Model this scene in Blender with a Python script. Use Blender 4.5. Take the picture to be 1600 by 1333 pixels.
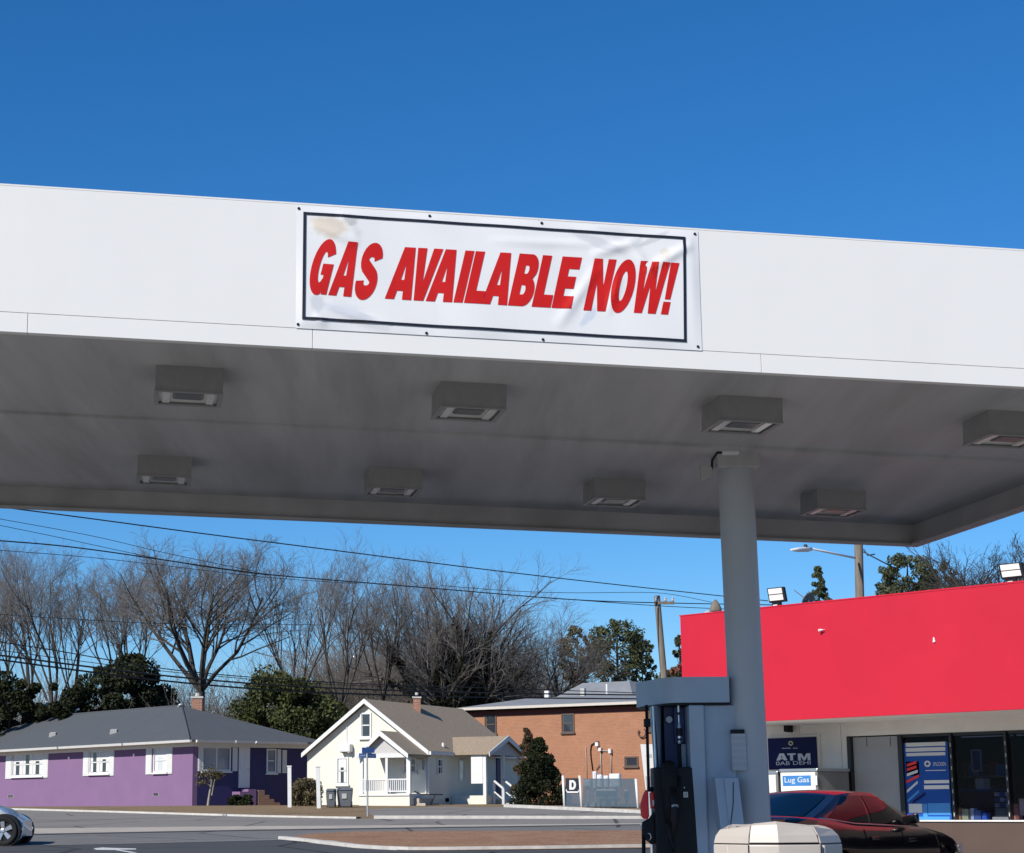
import bpy, bmesh, math, random
from mathutils import Vector, Matrix
import numpy as np
random.seed(7); rng = np.random.default_rng(7)
for o in list(bpy.data.objects): bpy.data.objects.remove(o, do_unlink=True)
SC = bpy.context.scene; COL = SC.collection
V = Vector
# ------------------------------------------------------------------ camera
FOC, PX, PY, EYE, HOR, ROLL = 3000.0, 650.0, 666.5, 1.25, 1262.0, .005
th = math.atan((HOR-PY)/FOC)
cf = V((0, math.cos(th), math.sin(th))); r0 = V((1, 0, 0)); u0 = r0.cross(cf)
cr = math.cos(ROLL)*r0 - math.sin(ROLL)*u0; cu = math.sin(ROLL)*r0 + math.cos(ROLL)*u0
CAM = V((0, 0, EYE))
cam = bpy.data.cameras.new('camera'); camo = bpy.data.objects.new('camera', cam); COL.objects.link(camo)
cam.sensor_width = 36; cam.lens = 36*FOC/1600; cam.shift_x = (800-PX)/1600; cam.clip_end = 3000; cam.clip_start = .1
M4 = Matrix.Identity(4)
for i, c in enumerate((cr, cu, -cf)):
    for j in range(3): M4[j][i] = c[j]
M4.translation = CAM; camo.matrix_world = M4; SC.camera = camo
# ------------------------------------------------------------------ sky, sun, exposure
SUN_EL, SUN_AZ = math.radians(36), math.radians(222)     # azimuth clockwise from +Y
w = bpy.data.worlds.new('World'); SC.world = w; w.use_nodes = True
nt = w.node_tree; bg = nt.nodes['Background']
sky = nt.nodes.new('ShaderNodeTexSky'); sky.sky_type = 'NISHITA'; sky.sun_disc = False
sky.sun_elevation = SUN_EL; sky.sun_rotation = SUN_AZ; sky.altitude = 0; sky.air_density = 1.0; sky.dust_density = 0; sky.ozone_density = 10.0
hs = nt.nodes.new('ShaderNodeHueSaturation'); hs.inputs['Saturation'].default_value = 1.15
nt.links.new(sky.outputs[0], hs.inputs['Color']); nt.links.new(hs.outputs[0], bg.inputs[0]); bg.inputs[1].default_value = .10
sl = bpy.data.lights.new('sun', 'SUN'); sl.energy = 5.0; sl.angle = math.radians(.53); sl.color = (1, .95, .87)
so = bpy.data.objects.new('sun', sl); COL.objects.link(so)
sd = V((math.sin(SUN_AZ)*math.cos(SUN_EL), math.cos(SUN_AZ)*math.cos(SUN_EL), math.sin(SUN_EL)))
so.rotation_euler = sd.to_track_quat('Z', 'Y').to_euler(); so.location = (-20, -20, 30)
SC.view_settings.view_transform = 'Standard'; SC.view_settings.look = 'None'; SC.view_settings.gamma = 1; SC.view_settings.exposure = .26
SC.view_settings.use_curve_mapping = False
# ------------------------------------------------------------------ geometry of the view: pixel (in the 1600x1333 photograph) -> place
def ray(x, y): return (x-PX)/FOC*cr - (y-PY)/FOC*cu + cf
def atY(x, y, Y): d = ray(x, y); return CAM + d*(Y/d.y)
def onpl(x, y, p0, n): d = ray(x, y); return CAM + d*((p0-CAM).dot(n)/d.dot(n))
SLOPE, Y0 = .025, 27.0
def zt(y): return SLOPE*(min(max(y, Y0), 82)-Y0)
def G(x, y, lift=0.0):
    p = onpl(x, y, V((0, Y0, lift)), V((0, -SLOPE, 1)).normalized())
    return p
# ------------------------------------------------------------------ helpers
class MB:
    def __init__(s, M=None): s.v = []; s.f = []; s.m = []; s.M = M; s.mi = 0
    def P(s, p): p = V(p); return (s.M @ p) if s.M is not None else p
    def add(s, pts, faces):
        b = len(s.v); s.v += [s.P(p) for p in pts]; s.f += [tuple(b+i for i in f) for f in faces]; s.m += [s.mi]*len(faces); return s
    def box(s, x0, x1, y0, y1, z0, z1):
        return s.add([(x0,y0,z0),(x1,y0,z0),(x1,y1,z0),(x0,y1,z0),(x0,y0,z1),(x1,y0,z1),(x1,y1,z1),(x0,y1,z1)],
              [(0,3,2,1),(4,5,6,7),(0,1,5,4),(1,2,6,5),(2,3,7,6),(3,0,4,7)])
    def hull8(s, a, b):   # two quads, a bottom b top
        return s.add(list(a)+list(b), [(0,3,2,1),(4,5,6,7),(0,1,5,4),(1,2,6,5),(2,3,7,6),(3,0,4,7)])
    def poly(s, pts): return s.add(pts, [tuple(range(len(pts)))])
    def slab(s, pts, off):  # polygon extruded by vector
        n = len(pts); off = V(off); pts = [V(p) for p in pts]
        return s.add(pts+[p+off for p in pts], [tuple(range(n))[::-1], tuple(range(n, 2*n))]+[(i,(i+1)%n,(i+1)%n+n,i+n) for i in range(n)])
    def tube(s, pts, r, n=6, cap=True):
        pts = [V(p) for p in pts]; rs = r if isinstance(r, (list, tuple)) else [r]*len(pts)
        vs = []; fs = []; up = None
        for i, p in enumerate(pts):
            t = (pts[min(i+1, len(pts)-1)]-pts[max(i-1, 0)]).normalized()
            if up is None: up = V((0,0,1)) if abs(t.z) < .9 else V((1,0,0))
            a = t.cross(up).normalized(); b = a.cross(t).normalized(); up = b
            for k in range(n):
                q = 2*math.pi*k/n; vs.append(p+a*(rs[i]*math.cos(q))+b*(rs[i]*math.sin(q)))
        for i in range(len(pts)-1):
            for k in range(n):
                k2 = (k+1) % n; fs.append((i*n+k, (i+1)*n+k, (i+1)*n+k2, i*n+k2))
        if cap: fs.append(tuple(range(n))); L = (len(pts)-1)*n; fs.append(tuple(range(L, L+n))[::-1])
        return s.add(vs, fs)
    def lathe(s, prof, n=20, cx=0, cy=0, cap=True):
        vs = []; fs = []
        for (r, z) in prof:
            for k in range(n): q = 2*math.pi*k/n; vs.append((cx+r*math.cos(q), cy+r*math.sin(q), z))
        for i in range(len(prof)-1):
            for k in range(n): k2 = (k+1) % n; fs.append((i*n+k, i*n+k2, (i+1)*n+k2, (i+1)*n+k))
        if cap: fs.append(tuple(range(n))[::-1]); L = (len(prof)-1)*n; fs.append(tuple(range(L, L+n)))
        return s.add(vs, fs)
    def build(s, name, mat, parent=None, smooth=False, bevel=0, **props):
        me = bpy.data.meshes.new(name)
        inv = WM[parent.name].inverted() if parent is not None else None
        vs = [inv @ v for v in s.v] if inv is not None else s.v
        me.from_pydata([tuple(v) for v in vs], [], s.f)
        for m_ in (mat if isinstance(mat, (list, tuple)) else [mat]): me.materials.append(m_)
        if any(s.m): me.polygons.foreach_set('material_index', s.m)
        if bevel:
            bm = bmesh.new(); bm.from_mesh(me)
            bmesh.ops.remove_doubles(bm, verts=bm.verts, dist=1e-5)
            ed = [e for e in bm.edges if len(e.link_faces) == 2 and e.calc_face_angle(0) > .5]
            bmesh.ops.bevel(bm, geom=ed, offset=bevel, segments=2, affect='EDGES', profile=.5, clamp_overlap=True)
            bm.to_mesh(me); bm.free()
        if smooth:
            me.polygons.foreach_set('use_smooth', [True]*len(me.polygons))
            if smooth is not True: me.set_sharp_from_angle(angle=math.radians(smooth))
        o = bpy.data.objects.new(name, me); COL.objects.link(o)
        if parent is not None: o.parent = parent; WM[o.name] = WM[parent.name]
        else: WM[o.name] = Matrix.Identity(4)
        for k, v in props.items(): o[k] = v
        return o
WM = {}
def tag(o, label, cat, group=None, kind=None):
    if label: o['label'] = label
    if cat: o['category'] = cat
    if group: o['group'] = group
    if kind: o['kind'] = kind
    return o
def thing(name, label, cat, loc=(0,0,0), rz=0, group=None, M=None):
    o = bpy.data.objects.new(name, None); COL.objects.link(o); o.empty_display_size = .2
    M = M if M is not None else Matrix.Translation(V(loc)) @ Matrix.Rotation(rz, 4, 'Z')
    o.matrix_world = M; WM[o.name] = M
    return tag(o, label, cat, group)
def dup(root, M, label=None):
    r = root.copy(); COL.objects.link(r); r.matrix_world = M; WM[r.name] = M
    if label: r['label'] = label
    def rec(src, dst):
        for ch in [c for c in bpy.data.objects if c.parent == src]:
            c = ch.copy(); COL.objects.link(c); c.parent = dst; WM[c.name] = M; rec(ch, c)
    rec(root, r); return r
class Wall:   # vertical plane through O, horizontal direction u, outward normal n
    def __init__(s, O, u, n=None):
        s.O = V(O); s.u = V((u[0], u[1], 0)).normalized(); n = V((-s.u.y, s.u.x, 0))
        if (CAM-s.O).dot(n) < 0: n = -n
        s.n = n
    def st(s, x, y, off=0):
        p = onpl(x, y, s.O+s.n*off, s.n); d = p-s.O; return d.dot(s.u), p.z
    def p(s, a, z, off=0): q = s.O+s.u*a+s.n*off; return V((q.x, q.y, z))
    def box(s, mb, a0, a1, z0, z1, d0, d1):
        A = [s.p(a0,z0,d0), s.p(a1,z0,d0), s.p(a1,z0,d1), s.p(a0,z0,d1)]; B = [s.p(a0,z1,d0), s.p(a1,z1,d0), s.p(a1,z1,d1), s.p(a0,z1,d1)]
        return mb.hull8(A, B)
    def rect(s, x0, x1, y0, y1, off=0):
        xm, ym = (x0+x1)/2, (y0+y1)/2
        a0 = s.st(x0, ym, off)[0]; a1 = s.st(x1, ym, off)[0]; z1 = s.st(xm, y0, off)[1]; z0 = s.st(xm, y1, off)[1]
        return min(a0,a1), max(a0,a1), z0, z1
# ------------------------------------------------------------------ materials
ALB = .8
def mat(name, col, rough=.6, metal=0, var=.12, scale=6, bump=0, bscale=40, spec=.5, coat=0, dirt=None, dscale=1.2, damt=.35, stretch=None, detail=5, rotz=0):
    m = bpy.data.materials.new(name); m.use_nodes = True; n = m.node_tree.nodes; l = m.node_tree.links; b = n['Principled BSDF']
    b.inputs['Roughness'].default_value = rough; b.inputs['Metallic'].default_value = metal
    b.inputs['Specular IOR Level'].default_value = spec; b.inputs['Coat Weight'].default_value = coat; b.inputs['Coat Roughness'].default_value = .04
    tc = n.new('ShaderNodeTexCoord'); src = tc.outputs['Object']
    if stretch:
        mp = n.new('ShaderNodeMapping'); mp.inputs['Scale'].default_value = stretch; mp.inputs['Rotation'].default_value = (0,0,rotz); l.new(src, mp.inputs[0]); src = mp.outputs[0]
    c = V(col[:3])*(ALB if not metal else 1)
    out = None
    if var:
        nz = n.new('ShaderNodeTexNoise'); nz.inputs['Scale'].default_value = scale; nz.inputs['Detail'].default_value = detail; l.new(src, nz.inputs['Vector'])
        rp = n.new('ShaderNodeValToRGB'); l.new(nz.outputs['Fac'], rp.inputs[0])
        rp.color_ramp.elements[0].position = .3; rp.color_ramp.elements[1].position = .7
        rp.color_ramp.elements[0].color = (*(c*(1-var)), 1); rp.color_ramp.elements[1].color = (*[min(1, q*(1+var)) for q in c], 1)
        out = rp.outputs[0]
    if dirt is not None:
        nz2 = n.new('ShaderNodeTexNoise'); nz2.inputs['Scale'].default_value = dscale; nz2.inputs['Detail'].default_value = 6; nz2.inputs['Roughness'].default_value = .65; l.new(src, nz2.inputs['Vector'])
        r2 = n.new('ShaderNodeValToRGB'); r2.color_ramp.elements[0].position = .45; r2.color_ramp.elements[1].position = .72
        r2.color_ramp.elements[0].color = (0,0,0,1); r2.color_ramp.elements[1].color = (damt,)*3+(1,)
        l.new(nz2.outputs['Fac'], r2.inputs[0])
        mx = n.new('ShaderNodeMix'); mx.data_type = 'RGBA'; l.new(r2.outputs[0], mx.inputs[0])
        if out: l.new(out, mx.inputs[6])
        else: mx.inputs[6].default_value = (*c, 1)
        mx.inputs[7].default_value = (*dirt, 1); out = mx.outputs[2]
    if out: l.new(out, b.inputs['Base Color'])
    else: b.inputs['Base Color'].default_value = (*c, 1)
    if bump:
        nb = n.new('ShaderNodeTexNoise'); nb.inputs['Scale'].default_value = bscale; nb.inputs['Detail'].default_value = 4; l.new(src, nb.inputs['Vector'])
        bp = n.new('ShaderNodeBump'); bp.inputs['Strength'].default_value = bump; bp.inputs['Distance'].default_value = .02
        l.new(nb.outputs['Fac'], bp.inputs['Height']); l.new(bp.outputs[0], b.inputs['Normal'])
    return m
def brickmat(name, c1, c2, mortar, bw, bh, rough=.85, msize=.012, rot=None):
    m = bpy.data.materials.new(name); m.use_nodes = True; n = m.node_tree.nodes; l = m.node_tree.links; b = n['Principled BSDF']
    b.inputs['Roughness'].default_value = rough
    tc = n.new('ShaderNodeTexCoord'); mp = n.new('ShaderNodeMapping'); l.new(tc.outputs['Object'], mp.inputs[0])
    if rot: mp.inputs['Rotation'].default_value = rot
    bt = n.new('ShaderNodeTexBrick'); bt.inputs['Scale'].default_value = 1; bt.inputs['Brick Width'].default_value = bw; bt.inputs['Row Height'].default_value = bh
    bt.inputs['Mortar Size'].default_value = msize; bt.inputs['Color1'].default_value = (*c1,1); bt.inputs['Color2'].default_value = (*c2,1); bt.inputs['Mortar'].default_value = (*mortar,1)
    l.new(mp.outputs[0], bt.inputs['Vector'])
    nz = n.new('ShaderNodeTexNoise'); nz.inputs['Scale'].default_value = .8; nz.inputs['Detail'].default_value = 5; l.new(tc.outputs['Object'], nz.inputs['Vector'])
    mx = n.new('ShaderNodeMix'); mx.data_type = 'RGBA'; mx.blend_type = 'MULTIPLY'; mx.inputs[0].default_value = .5
    rp = n.new('ShaderNodeValToRGB'); rp.color_ramp.elements[0].color = (.55,.55,.55,1); rp.color_ramp.elements[1].color = (1.3,1.3,1.3,1); l.new(nz.outputs['Fac'], rp.inputs[0])
    l.new(bt.outputs['Color'], mx.inputs[6]); l.new(rp.outputs[0], mx.inputs[7]); l.new(mx.outputs[2], b.inputs['Base Color'])
    bp = n.new('ShaderNodeBump'); bp.inputs['Strength'].default_value = .4; bp.inputs['Distance'].default_value = .01; bp.invert = True
    l.new(bt.outputs['Fac'], bp.inputs['Height']); l.new(bp.outputs[0], b.inputs['Normal'])
    return m
def glassmat(name, tint=(.8,.85,.9), trans=.6, rough=.03, dark=(.02,.025,.03), spec=.7):
    m = bpy.data.materials.new(name); m.use_nodes = True; n = m.node_tree.nodes; l = m.node_tree.links
    b = n['Principled BSDF']; b.inputs['Base Color'].default_value = (*dark,1); b.inputs['Roughness'].default_value = rough; b.inputs['Specular IOR Level'].default_value = spec
    if trans > 0:
        t = n.new('ShaderNodeBsdfTransparent'); t.inputs[0].default_value = (*tint,1); mx = n.new('ShaderNodeMixShader'); mx.inputs[0].default_value = trans
        l.new(b.outputs[0], mx.inputs[1]); l.new(t.outputs[0], mx.inputs[2]); l.new(mx.outputs[0], n['Material Output'].inputs[0])
    return m
def leafmat(name, c1, c2, rough=.5, scale=.9, spec=.3):
    m = bpy.data.materials.new(name); m.use_nodes = True; n = m.node_tree.nodes; l = m.node_tree.links; b = n['Principled BSDF']
    b.inputs['Roughness'].default_value = rough; b.inputs['Specular IOR Level'].default_value = spec
    tc = n.new('ShaderNodeTexCoord'); nz = n.new('ShaderNodeTexNoise'); nz.inputs['Scale'].default_value = scale; nz.inputs['Detail'].default_value = 8; nz.inputs['Roughness'].default_value = .8
    l.new(tc.outputs['Object'], nz.inputs['Vector']); rp = n.new('ShaderNodeValToRGB'); l.new(nz.outputs['Fac'], rp.inputs[0])
    rp.color_ramp.elements[0].position = .35; rp.color_ramp.elements[1].position = .65
    rp.color_ramp.elements[0].color = (*c1,1); rp.color_ramp.elements[1].color = (*c2,1); l.new(rp.outputs[0], b.inputs['Base Color'])
    return m
def asphalt(name, c, dark):
    m = mat(name, c, .95, spec=.12, var=.25, scale=60, bump=.3, bscale=120, dirt=dark, dscale=.35, damt=.7)
    n = m.node_tree.nodes; l = m.node_tree.links; b = n['Principled BSDF']; src = b.inputs['Base Color'].links[0].from_socket
    tc = n.new('ShaderNodeTexCoord'); nz = n.new('ShaderNodeTexNoise'); nz.inputs['Scale'].default_value = .5; l.new(tc.outputs['Object'], nz.inputs['Vector'])
    ad = n.new('ShaderNodeMix'); ad.data_type = 'RGBA'; ad.inputs[0].default_value = .12; l.new(tc.outputs['Object'], ad.inputs[6]); l.new(nz.outputs['Color'], ad.inputs[7])
    vo = n.new('ShaderNodeTexVoronoi'); vo.feature = 'DISTANCE_TO_EDGE'; vo.inputs['Scale'].default_value = .22; l.new(ad.outputs[2], vo.inputs['Vector'])
    rp = n.new('ShaderNodeValToRGB'); rp.color_ramp.elements[0].position = .004; rp.color_ramp.elements[1].position = .012
    rp.color_ramp.elements[0].color = (.35,.35,.35,1); rp.color_ramp.elements[1].color = (1,1,1,1); l.new(vo.outputs['Distance'], rp.inputs[0])
    mx = n.new('ShaderNodeMix'); mx.data_type = 'RGBA'; mx.blend_type = 'MULTIPLY'; mx.inputs[0].default_value = 1; l.new(src, mx.inputs[6]); l.new(rp.outputs[0], mx.inputs[7]); l.new(mx.outputs[2], b.inputs['Base Color'])
    return m
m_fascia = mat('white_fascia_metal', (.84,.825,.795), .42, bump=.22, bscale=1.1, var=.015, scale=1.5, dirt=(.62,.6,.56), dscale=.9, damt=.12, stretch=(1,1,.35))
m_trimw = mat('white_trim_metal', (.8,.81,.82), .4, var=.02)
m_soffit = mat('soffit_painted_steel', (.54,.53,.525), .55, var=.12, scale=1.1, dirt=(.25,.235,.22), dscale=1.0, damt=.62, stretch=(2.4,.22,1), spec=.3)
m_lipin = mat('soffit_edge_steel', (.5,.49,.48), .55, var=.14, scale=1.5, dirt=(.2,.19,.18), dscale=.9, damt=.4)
m_lampbox = mat('lamp_housing_paint', (.34,.335,.33), .5, var=.12, scale=5, dirt=(.2,.19,.18), dscale=4, damt=.4)
m_lens = mat('frosted_lamp_lens', (.8,.79,.75), .25, var=.06, scale=8)
m_lensd = mat('lamp_reflector_dark', (.12,.12,.12), .35, var=.1)
m_col = mat('column_grey_paint', (.50,.53,.57), .45, var=.05, scale=3, dirt=(.36,.36,.36), dscale=2, damt=.25, stretch=(1,1,.3))
m_pump = mat('pump_blue_grey_paint', (.41,.51,.63), .4, var=.05, scale=4, dirt=(.2,.21,.22), dscale=3, damt=.2)
m_pumpd = mat('pump_recess_dark_blue', (.055,.075,.20), .5, var=.2, scale=10)
m_blackp = mat('black_plastic', (.010,.010,.013), .5, var=.2, scale=20, spec=.25)
m_rubber = mat('black_rubber', (.012,.012,.013), .7, var=.2, scale=20, spec=.25)
m_redpl = mat('red_plastic', (.95,.025,.025), .35, var=.08, scale=10)
m_chrome = mat('bright_metal', (.62,.63,.65), .28, metal=.9, var=.05)
m_white = mat('white_paint', (.78,.78,.77), .55, var=.04, scale=4, dirt=(.55,.52,.47), dscale=2.5, damt=.22)
m_vinyl = mat('white_vinyl_banner', (.84,.835,.835), .38, var=.01, scale=3, dirt=(.72,.68,.6), dscale=2.0, damt=.2)
def stain_crease(m, items):
    n = m.node_tree.nodes; l = m.node_tree.links; b = n['Principled BSDF']
    for (cu_, cv_, ru, rv, ang, col, amt) in items:
        src = b.inputs['Base Color'].links[0].from_socket
        tc = n.new('ShaderNodeTexCoord'); mp = n.new('ShaderNodeMapping'); mp.vector_type = 'TEXTURE'; l.new(tc.outputs['Object'], mp.inputs[0])
        mp.inputs['Location'].default_value = (cu_, 0, cv_); mp.inputs['Rotation'].default_value = (0, ang, 0); mp.inputs['Scale'].default_value = (ru, 1, rv)
        nz = n.new('ShaderNodeTexNoise'); nz.inputs['Scale'].default_value = 1.6; nz.inputs['Detail'].default_value = 5; l.new(mp.outputs[0], nz.inputs['Vector'])
        ln = n.new('ShaderNodeVectorMath'); ln.operation = 'LENGTH'; l.new(mp.outputs[0], ln.inputs[0])
        ad = n.new('ShaderNodeMath'); ad.operation = 'ADD'; l.new(ln.outputs['Value'], ad.inputs[0]); l.new(nz.outputs['Fac'], ad.inputs[1])
        rp = n.new('ShaderNodeValToRGB'); rp.color_ramp.elements[0].position = .75; rp.color_ramp.elements[1].position = 1.25 if False else 1.0
        rp.color_ramp.elements[0].color = (amt,)*3+(1,); rp.color_ramp.elements[1].color = (0,0,0,1)
        sc_ = n.new('ShaderNodeMath'); sc_.operation = 'MULTIPLY'; sc_.inputs[1].default_value = .72; l.new(ad.outputs[0], sc_.inputs[0]); l.new(sc_.outputs[0], rp.inputs[0])
        mx = n.new('ShaderNodeMix'); mx.data_type = 'RGBA'; l.new(rp.outputs[0], mx.inputs[0]); l.new(src, mx.inputs[6]); mx.inputs[7].default_value = (*col, 1); l.new(mx.outputs[2], b.inputs['Base Color'])
stain_crease(m_vinyl, [(.22,.70,.17,.10,.1,(.56,.47,.36),.75),(.36,.75,.07,.05,.3,(.42,.40,.38),.7),(.14,.17,.06,.09,0,(.5,.51,.54),.7),(.36,.11,.24,.045,.25,(.47,.48,.52),.75),(2.05,.66,.28,.05,.35,(.5,.5,.53),.7),(2.45,.70,.16,.03,-.5,(.48,.48,.5),.7),(1.98,.14,.12,.04,-.9,(.47,.52,.6),.7),(2.52,.60,.05,.05,.1,(.6,.53,.42),.6),(.30,.14,.22,.06,.1,(.55,.56,.6),.55),(2.2,.72,.2,.06,.2,(.55,.55,.58),.5)])  # beige stains; the grey patches paint the shading of creases and folds
m_redink = mat('red_print', (.60,.012,.010), .5, spec=.25, var=.07, scale=6)
m_blackink = mat('black_print', (.012,.012,.02), .4, var=.1)
m_band = mat('red_fascia_paint', (.585,.017,.040), .45, spec=.3, bump=.2, bscale=1.6, var=.035, scale=1.1, dirt=(.52,.02,.04), dscale=.6, damt=.3)
m_storew = mat('store_wall_paint', (.95,.90,.82), .65, var=.06, scale=2, bump=.06, bscale=50, dirt=(.62,.56,.48), dscale=1.2, damt=.3)
m_storeb = mat('brown_wall_paint', (.088,.056,.043), .7, var=.07, scale=2.5, bump=.08, bscale=60)
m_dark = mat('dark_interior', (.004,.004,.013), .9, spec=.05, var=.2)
m_alum = mat('black_window_frame', (.018,.018,.02), .4, var=.15, scale=10)
m_navy = mat('navy_sign_print', (.012,.014,.08), .5, spec=.15, var=.05)
m_blue1 = mat('blue_print', (.018,.10,.42), .5, spec=.2, var=.1, scale=4)
m_blue2 = mat('light_blue_print', (.07,.32,.75), .4, var=.06)
m_purple = mat('purple_wall_paint', (.245,.148,.275), .8, var=.05, scale=1.2, bump=.12, bscale=25, spec=.2, dirt=(.18,.11,.2), dscale=.5, damt=.35)
m_navy_shade = mat('navy_and_shaded_purple', (.020,.020,.12), .6, var=.08, scale=2, bump=.1, bscale=30)  # blue shade of the purple front put into its colour; door and gap share it
m_cream = mat('cream_wall_paint', (.78,.76,.66), .75, var=.035, scale=1.6, bump=.1, bscale=25, dirt=(.62,.59,.5), dscale=.8, damt=.3)
m_pedi = mat('grey_gable_board', (.55,.53,.52), .75, var=.05)
m_roofg = mat('grey_asphalt_shingles', (.078,.087,.098), .92, var=.2, scale=14, bump=.3, bscale=30, dirt=(.055,.06,.068), dscale=.7, damt=.5)
m_roofb = mat('brown_asphalt_shingles', (.34,.265,.185), .92, var=.22, scale=14, bump=.3, bscale=30, dirt=(.25,.2,.15), dscale=.6, damt=.5)
m_roofs = mat('silver_grey_roofing', (.235,.25,.27), .8, var=.12, scale=2, dirt=(.16,.17,.18), dscale=.5, damt=.5)
m_brick = brickmat('orange_brick', (.35,.145,.075), (.29,.118,.06), (.32,.19,.12), .21, .075, rot=(math.radians(90),0,0))
m_chim = brickmat('chimney_brick', (.30,.11,.06), (.22,.08,.05), (.3,.22,.18), .21, .075, rot=(math.radians(90),0,0))
m_stepb = brickmat('step_brick', (.28,.12,.075), (.22,.1,.06), (.3,.22,.17), .21, .075, rot=(math.radians(90),0,0))
m_pane = glassmat('window_glass', trans=.0, dark=(.03,.035,.045))
m_panel = glassmat('curtained_glass', trans=.0, dark=(.5,.52,.55), rough=.15)
m_panel2 = glassmat('blue_grey_curtained_glass', trans=0, dark=(.16,.2,.26), rough=.15)
m_sglass = glassmat('shop_glass', trans=.85, tint=(.78,.82,.95), dark=(.006,.007,.012), spec=.35)
m_wind = glassmat('car_glass', trans=.0, dark=(.008,.009,.012), rough=.03, spec=.18)
m_grass = mat('dormant_grass', (.27,.19,.115), .95, spec=.1, var=.35, scale=9, bump=.6, bscale=30, dirt=(.12,.10,.055), dscale=.7, damt=.6)
m_mulch = mat('brown_mulch', (.33,.2,.125), .95, spec=.1, var=.35, scale=12, bump=.7, bscale=35, dirt=(.17,.08,.045), dscale=1.3, damt=.7)
m_asph = asphalt('road_asphalt', (.20,.195,.19), (.12,.118,.115))
m_asphd = asphalt('lot_asphalt', (.085,.088,.095), (.06,.06,.065))
m_asphr = asphalt('street_asphalt', (.255,.24,.22), (.17,.16,.15))
m_conc = mat('kerb_concrete', (.56,.54,.50), .85, var=.12, scale=5, bump=.2, bscale=40, dirt=(.3,.28,.25), dscale=1.5, damt=.4)
m_concd = mat('old_concrete', (.47,.41,.34), .9, var=.12, scale=3, bump=.2, bscale=40, dirt=(.25,.22,.19), dscale=.8, damt=.5)
m_line = mat('worn_road_paint', (.62,.62,.6), .8, var=.2, scale=12)
m_bark = mat('grey_bark', (.105,.09,.075), .95, var=.3, scale=5)
m_bark2 = mat('twig_bark', (.165,.15,.14), .95, var=.25, scale=2)
m_barkd = mat('dark_bark', (.05,.043,.038), .95, var=.3, scale=5)
m_barkl = mat('pale_bark', (.30,.27,.22), .95, var=.2, scale=6)
m_pole = mat('weathered_pole_wood', (.20,.165,.13), .9, var=.25, scale=6, stretch=(3,3,.3))
m_galv = mat('galvanised_steel', (.42,.43,.44), .45, metal=.6, var=.1)
m_wire = mat('black_cable', (.012,.012,.013), .6, var=0)
m_beige = mat('beige_bin_plastic', (.52,.465,.41), .45, var=.04, scale=5, bump=.05, bscale=150, dirt=(.38,.33,.28), dscale=2, damt=.2)
m_bin = mat('grey_cart_plastic', (.13,.145,.16), .5, var=.1)
m_blackcar = mat('black_car_paint', (.008,.008,.009), .2, var=0, coat=.55, spec=.3)
m_whitecar = mat('white_car_paint', (.62,.66,.70), .2, var=0, coat=1)
m_rim = mat('alloy_rim', (.5,.5,.52), .3, metal=.8, var=0)
m_tail = mat('red_lamp_plastic', (.45,.012,.012), .15, var=0, coat=.8)
m_headl = glassmat('clear_lamp_plastic', trans=0, dark=(.5,.52,.55), rough=.05)
m_leafd = leafmat('magnolia_leaves_dark', (.006,.009,.005), (.03,.036,.013), rough=.6, spec=.15)
m_leafg = leafmat('evergreen_leaves', (.02,.03,.010), (.085,.09,.03), rough=.6, spec=.15)
m_leafb = leafmat('brown_green_needles', (.05,.045,.022), (.13,.11,.06), rough=.7)
m_leafp = leafmat('pine_needles', (.03,.04,.02), (.085,.095,.042), rough=.6)
m_leafr = leafmat('red_tipped_leaves', (.05,.045,.02), (.22,.06,.05), rough=.5)
m_leafs = leafmat('reddish_green_leaves', (.03,.038,.015), (.12,.06,.04), rough=.5, scale=3)
m_leafi = leafmat('ivy_leaves', (.010,.012,.007), (.032,.032,.018), rough=.6, spec=.1)
m_leafh = leafmat('hedge_leaves', (.05,.045,.022), (.13,.10,.05), rough=.6)
m_screen = bpy.data.materials.new('blue_grey_fence_screen'); m_screen.use_nodes = True
_n = m_screen.node_tree.nodes; _l = m_screen.node_tree.links; _b = _n['Principled BSDF']; _b.inputs['Base Color'].default_value = (.07,.115,.155,1); _b.inputs['Roughness'].default_value = .8
_t = _n.new('ShaderNodeBsdfTransparent'); _m = _n.new('ShaderNodeMixShader'); _m.inputs[0].default_value = .33; _l.new(_b.outputs[0], _m.inputs[1]); _l.new(_t.outputs[0], _m.inputs[2]); _l.new(_m.outputs[0], _n['Material Output'].inputs[0])
# ================================================================== the setting: ground, roads, kerbs
g = MB(); rows = [-80, Y0, 82, 900]
for a, b in zip(rows[:-1], rows[1:]):
    g.poly([(-600,a,zt(a)), (600,a,zt(a)), (600,b,zt(b)), (-600,b,zt(b))])
tag(g.build('ground', m_grass), 'brown dormant grass ground', None, kind='structure')
g = MB(); 
for a, b in ((-40, Y0), (Y0, 49)): g.poly([(-70,a,zt(a)+.004), (70,a,zt(a)+.004), (70,b,zt(b)+.004), (-70,b,zt(b)+.004)])
tag(g.build('parking_lot', m_asphd), 'dark asphalt forecourt', None, kind='structure')
g = MB(); g.poly([(-45,-30,.008),(45,-30,.008),(45,Y0-.3,.008),(-45,Y0-.3,.008)])
tag(g.build('bounce_slab', mat('bounce_slab_concrete', (.30,.29,.27), .9, var=.12, scale=3, bump=.15, bscale=40, dirt=(.22,.2,.18), dscale=.5, damt=.5)), 'pale concrete slab added out of view under the canopy to bounce light', None, kind='structure')  # mostly unseen slab, added pale to bounce light up to the soffit
g = MB(); g.poly([(1.5,Y0-.3,.008),(30,Y0-.3,.008),(30,Y0,.008),(1.5,Y0,.008)]); g.poly([(1.5,Y0,.008),(30,Y0,.008),(30,38,zt(38)+.008),(6.2,38,zt(38)+.008),(1.5,31,zt(31)+.008)])
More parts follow.
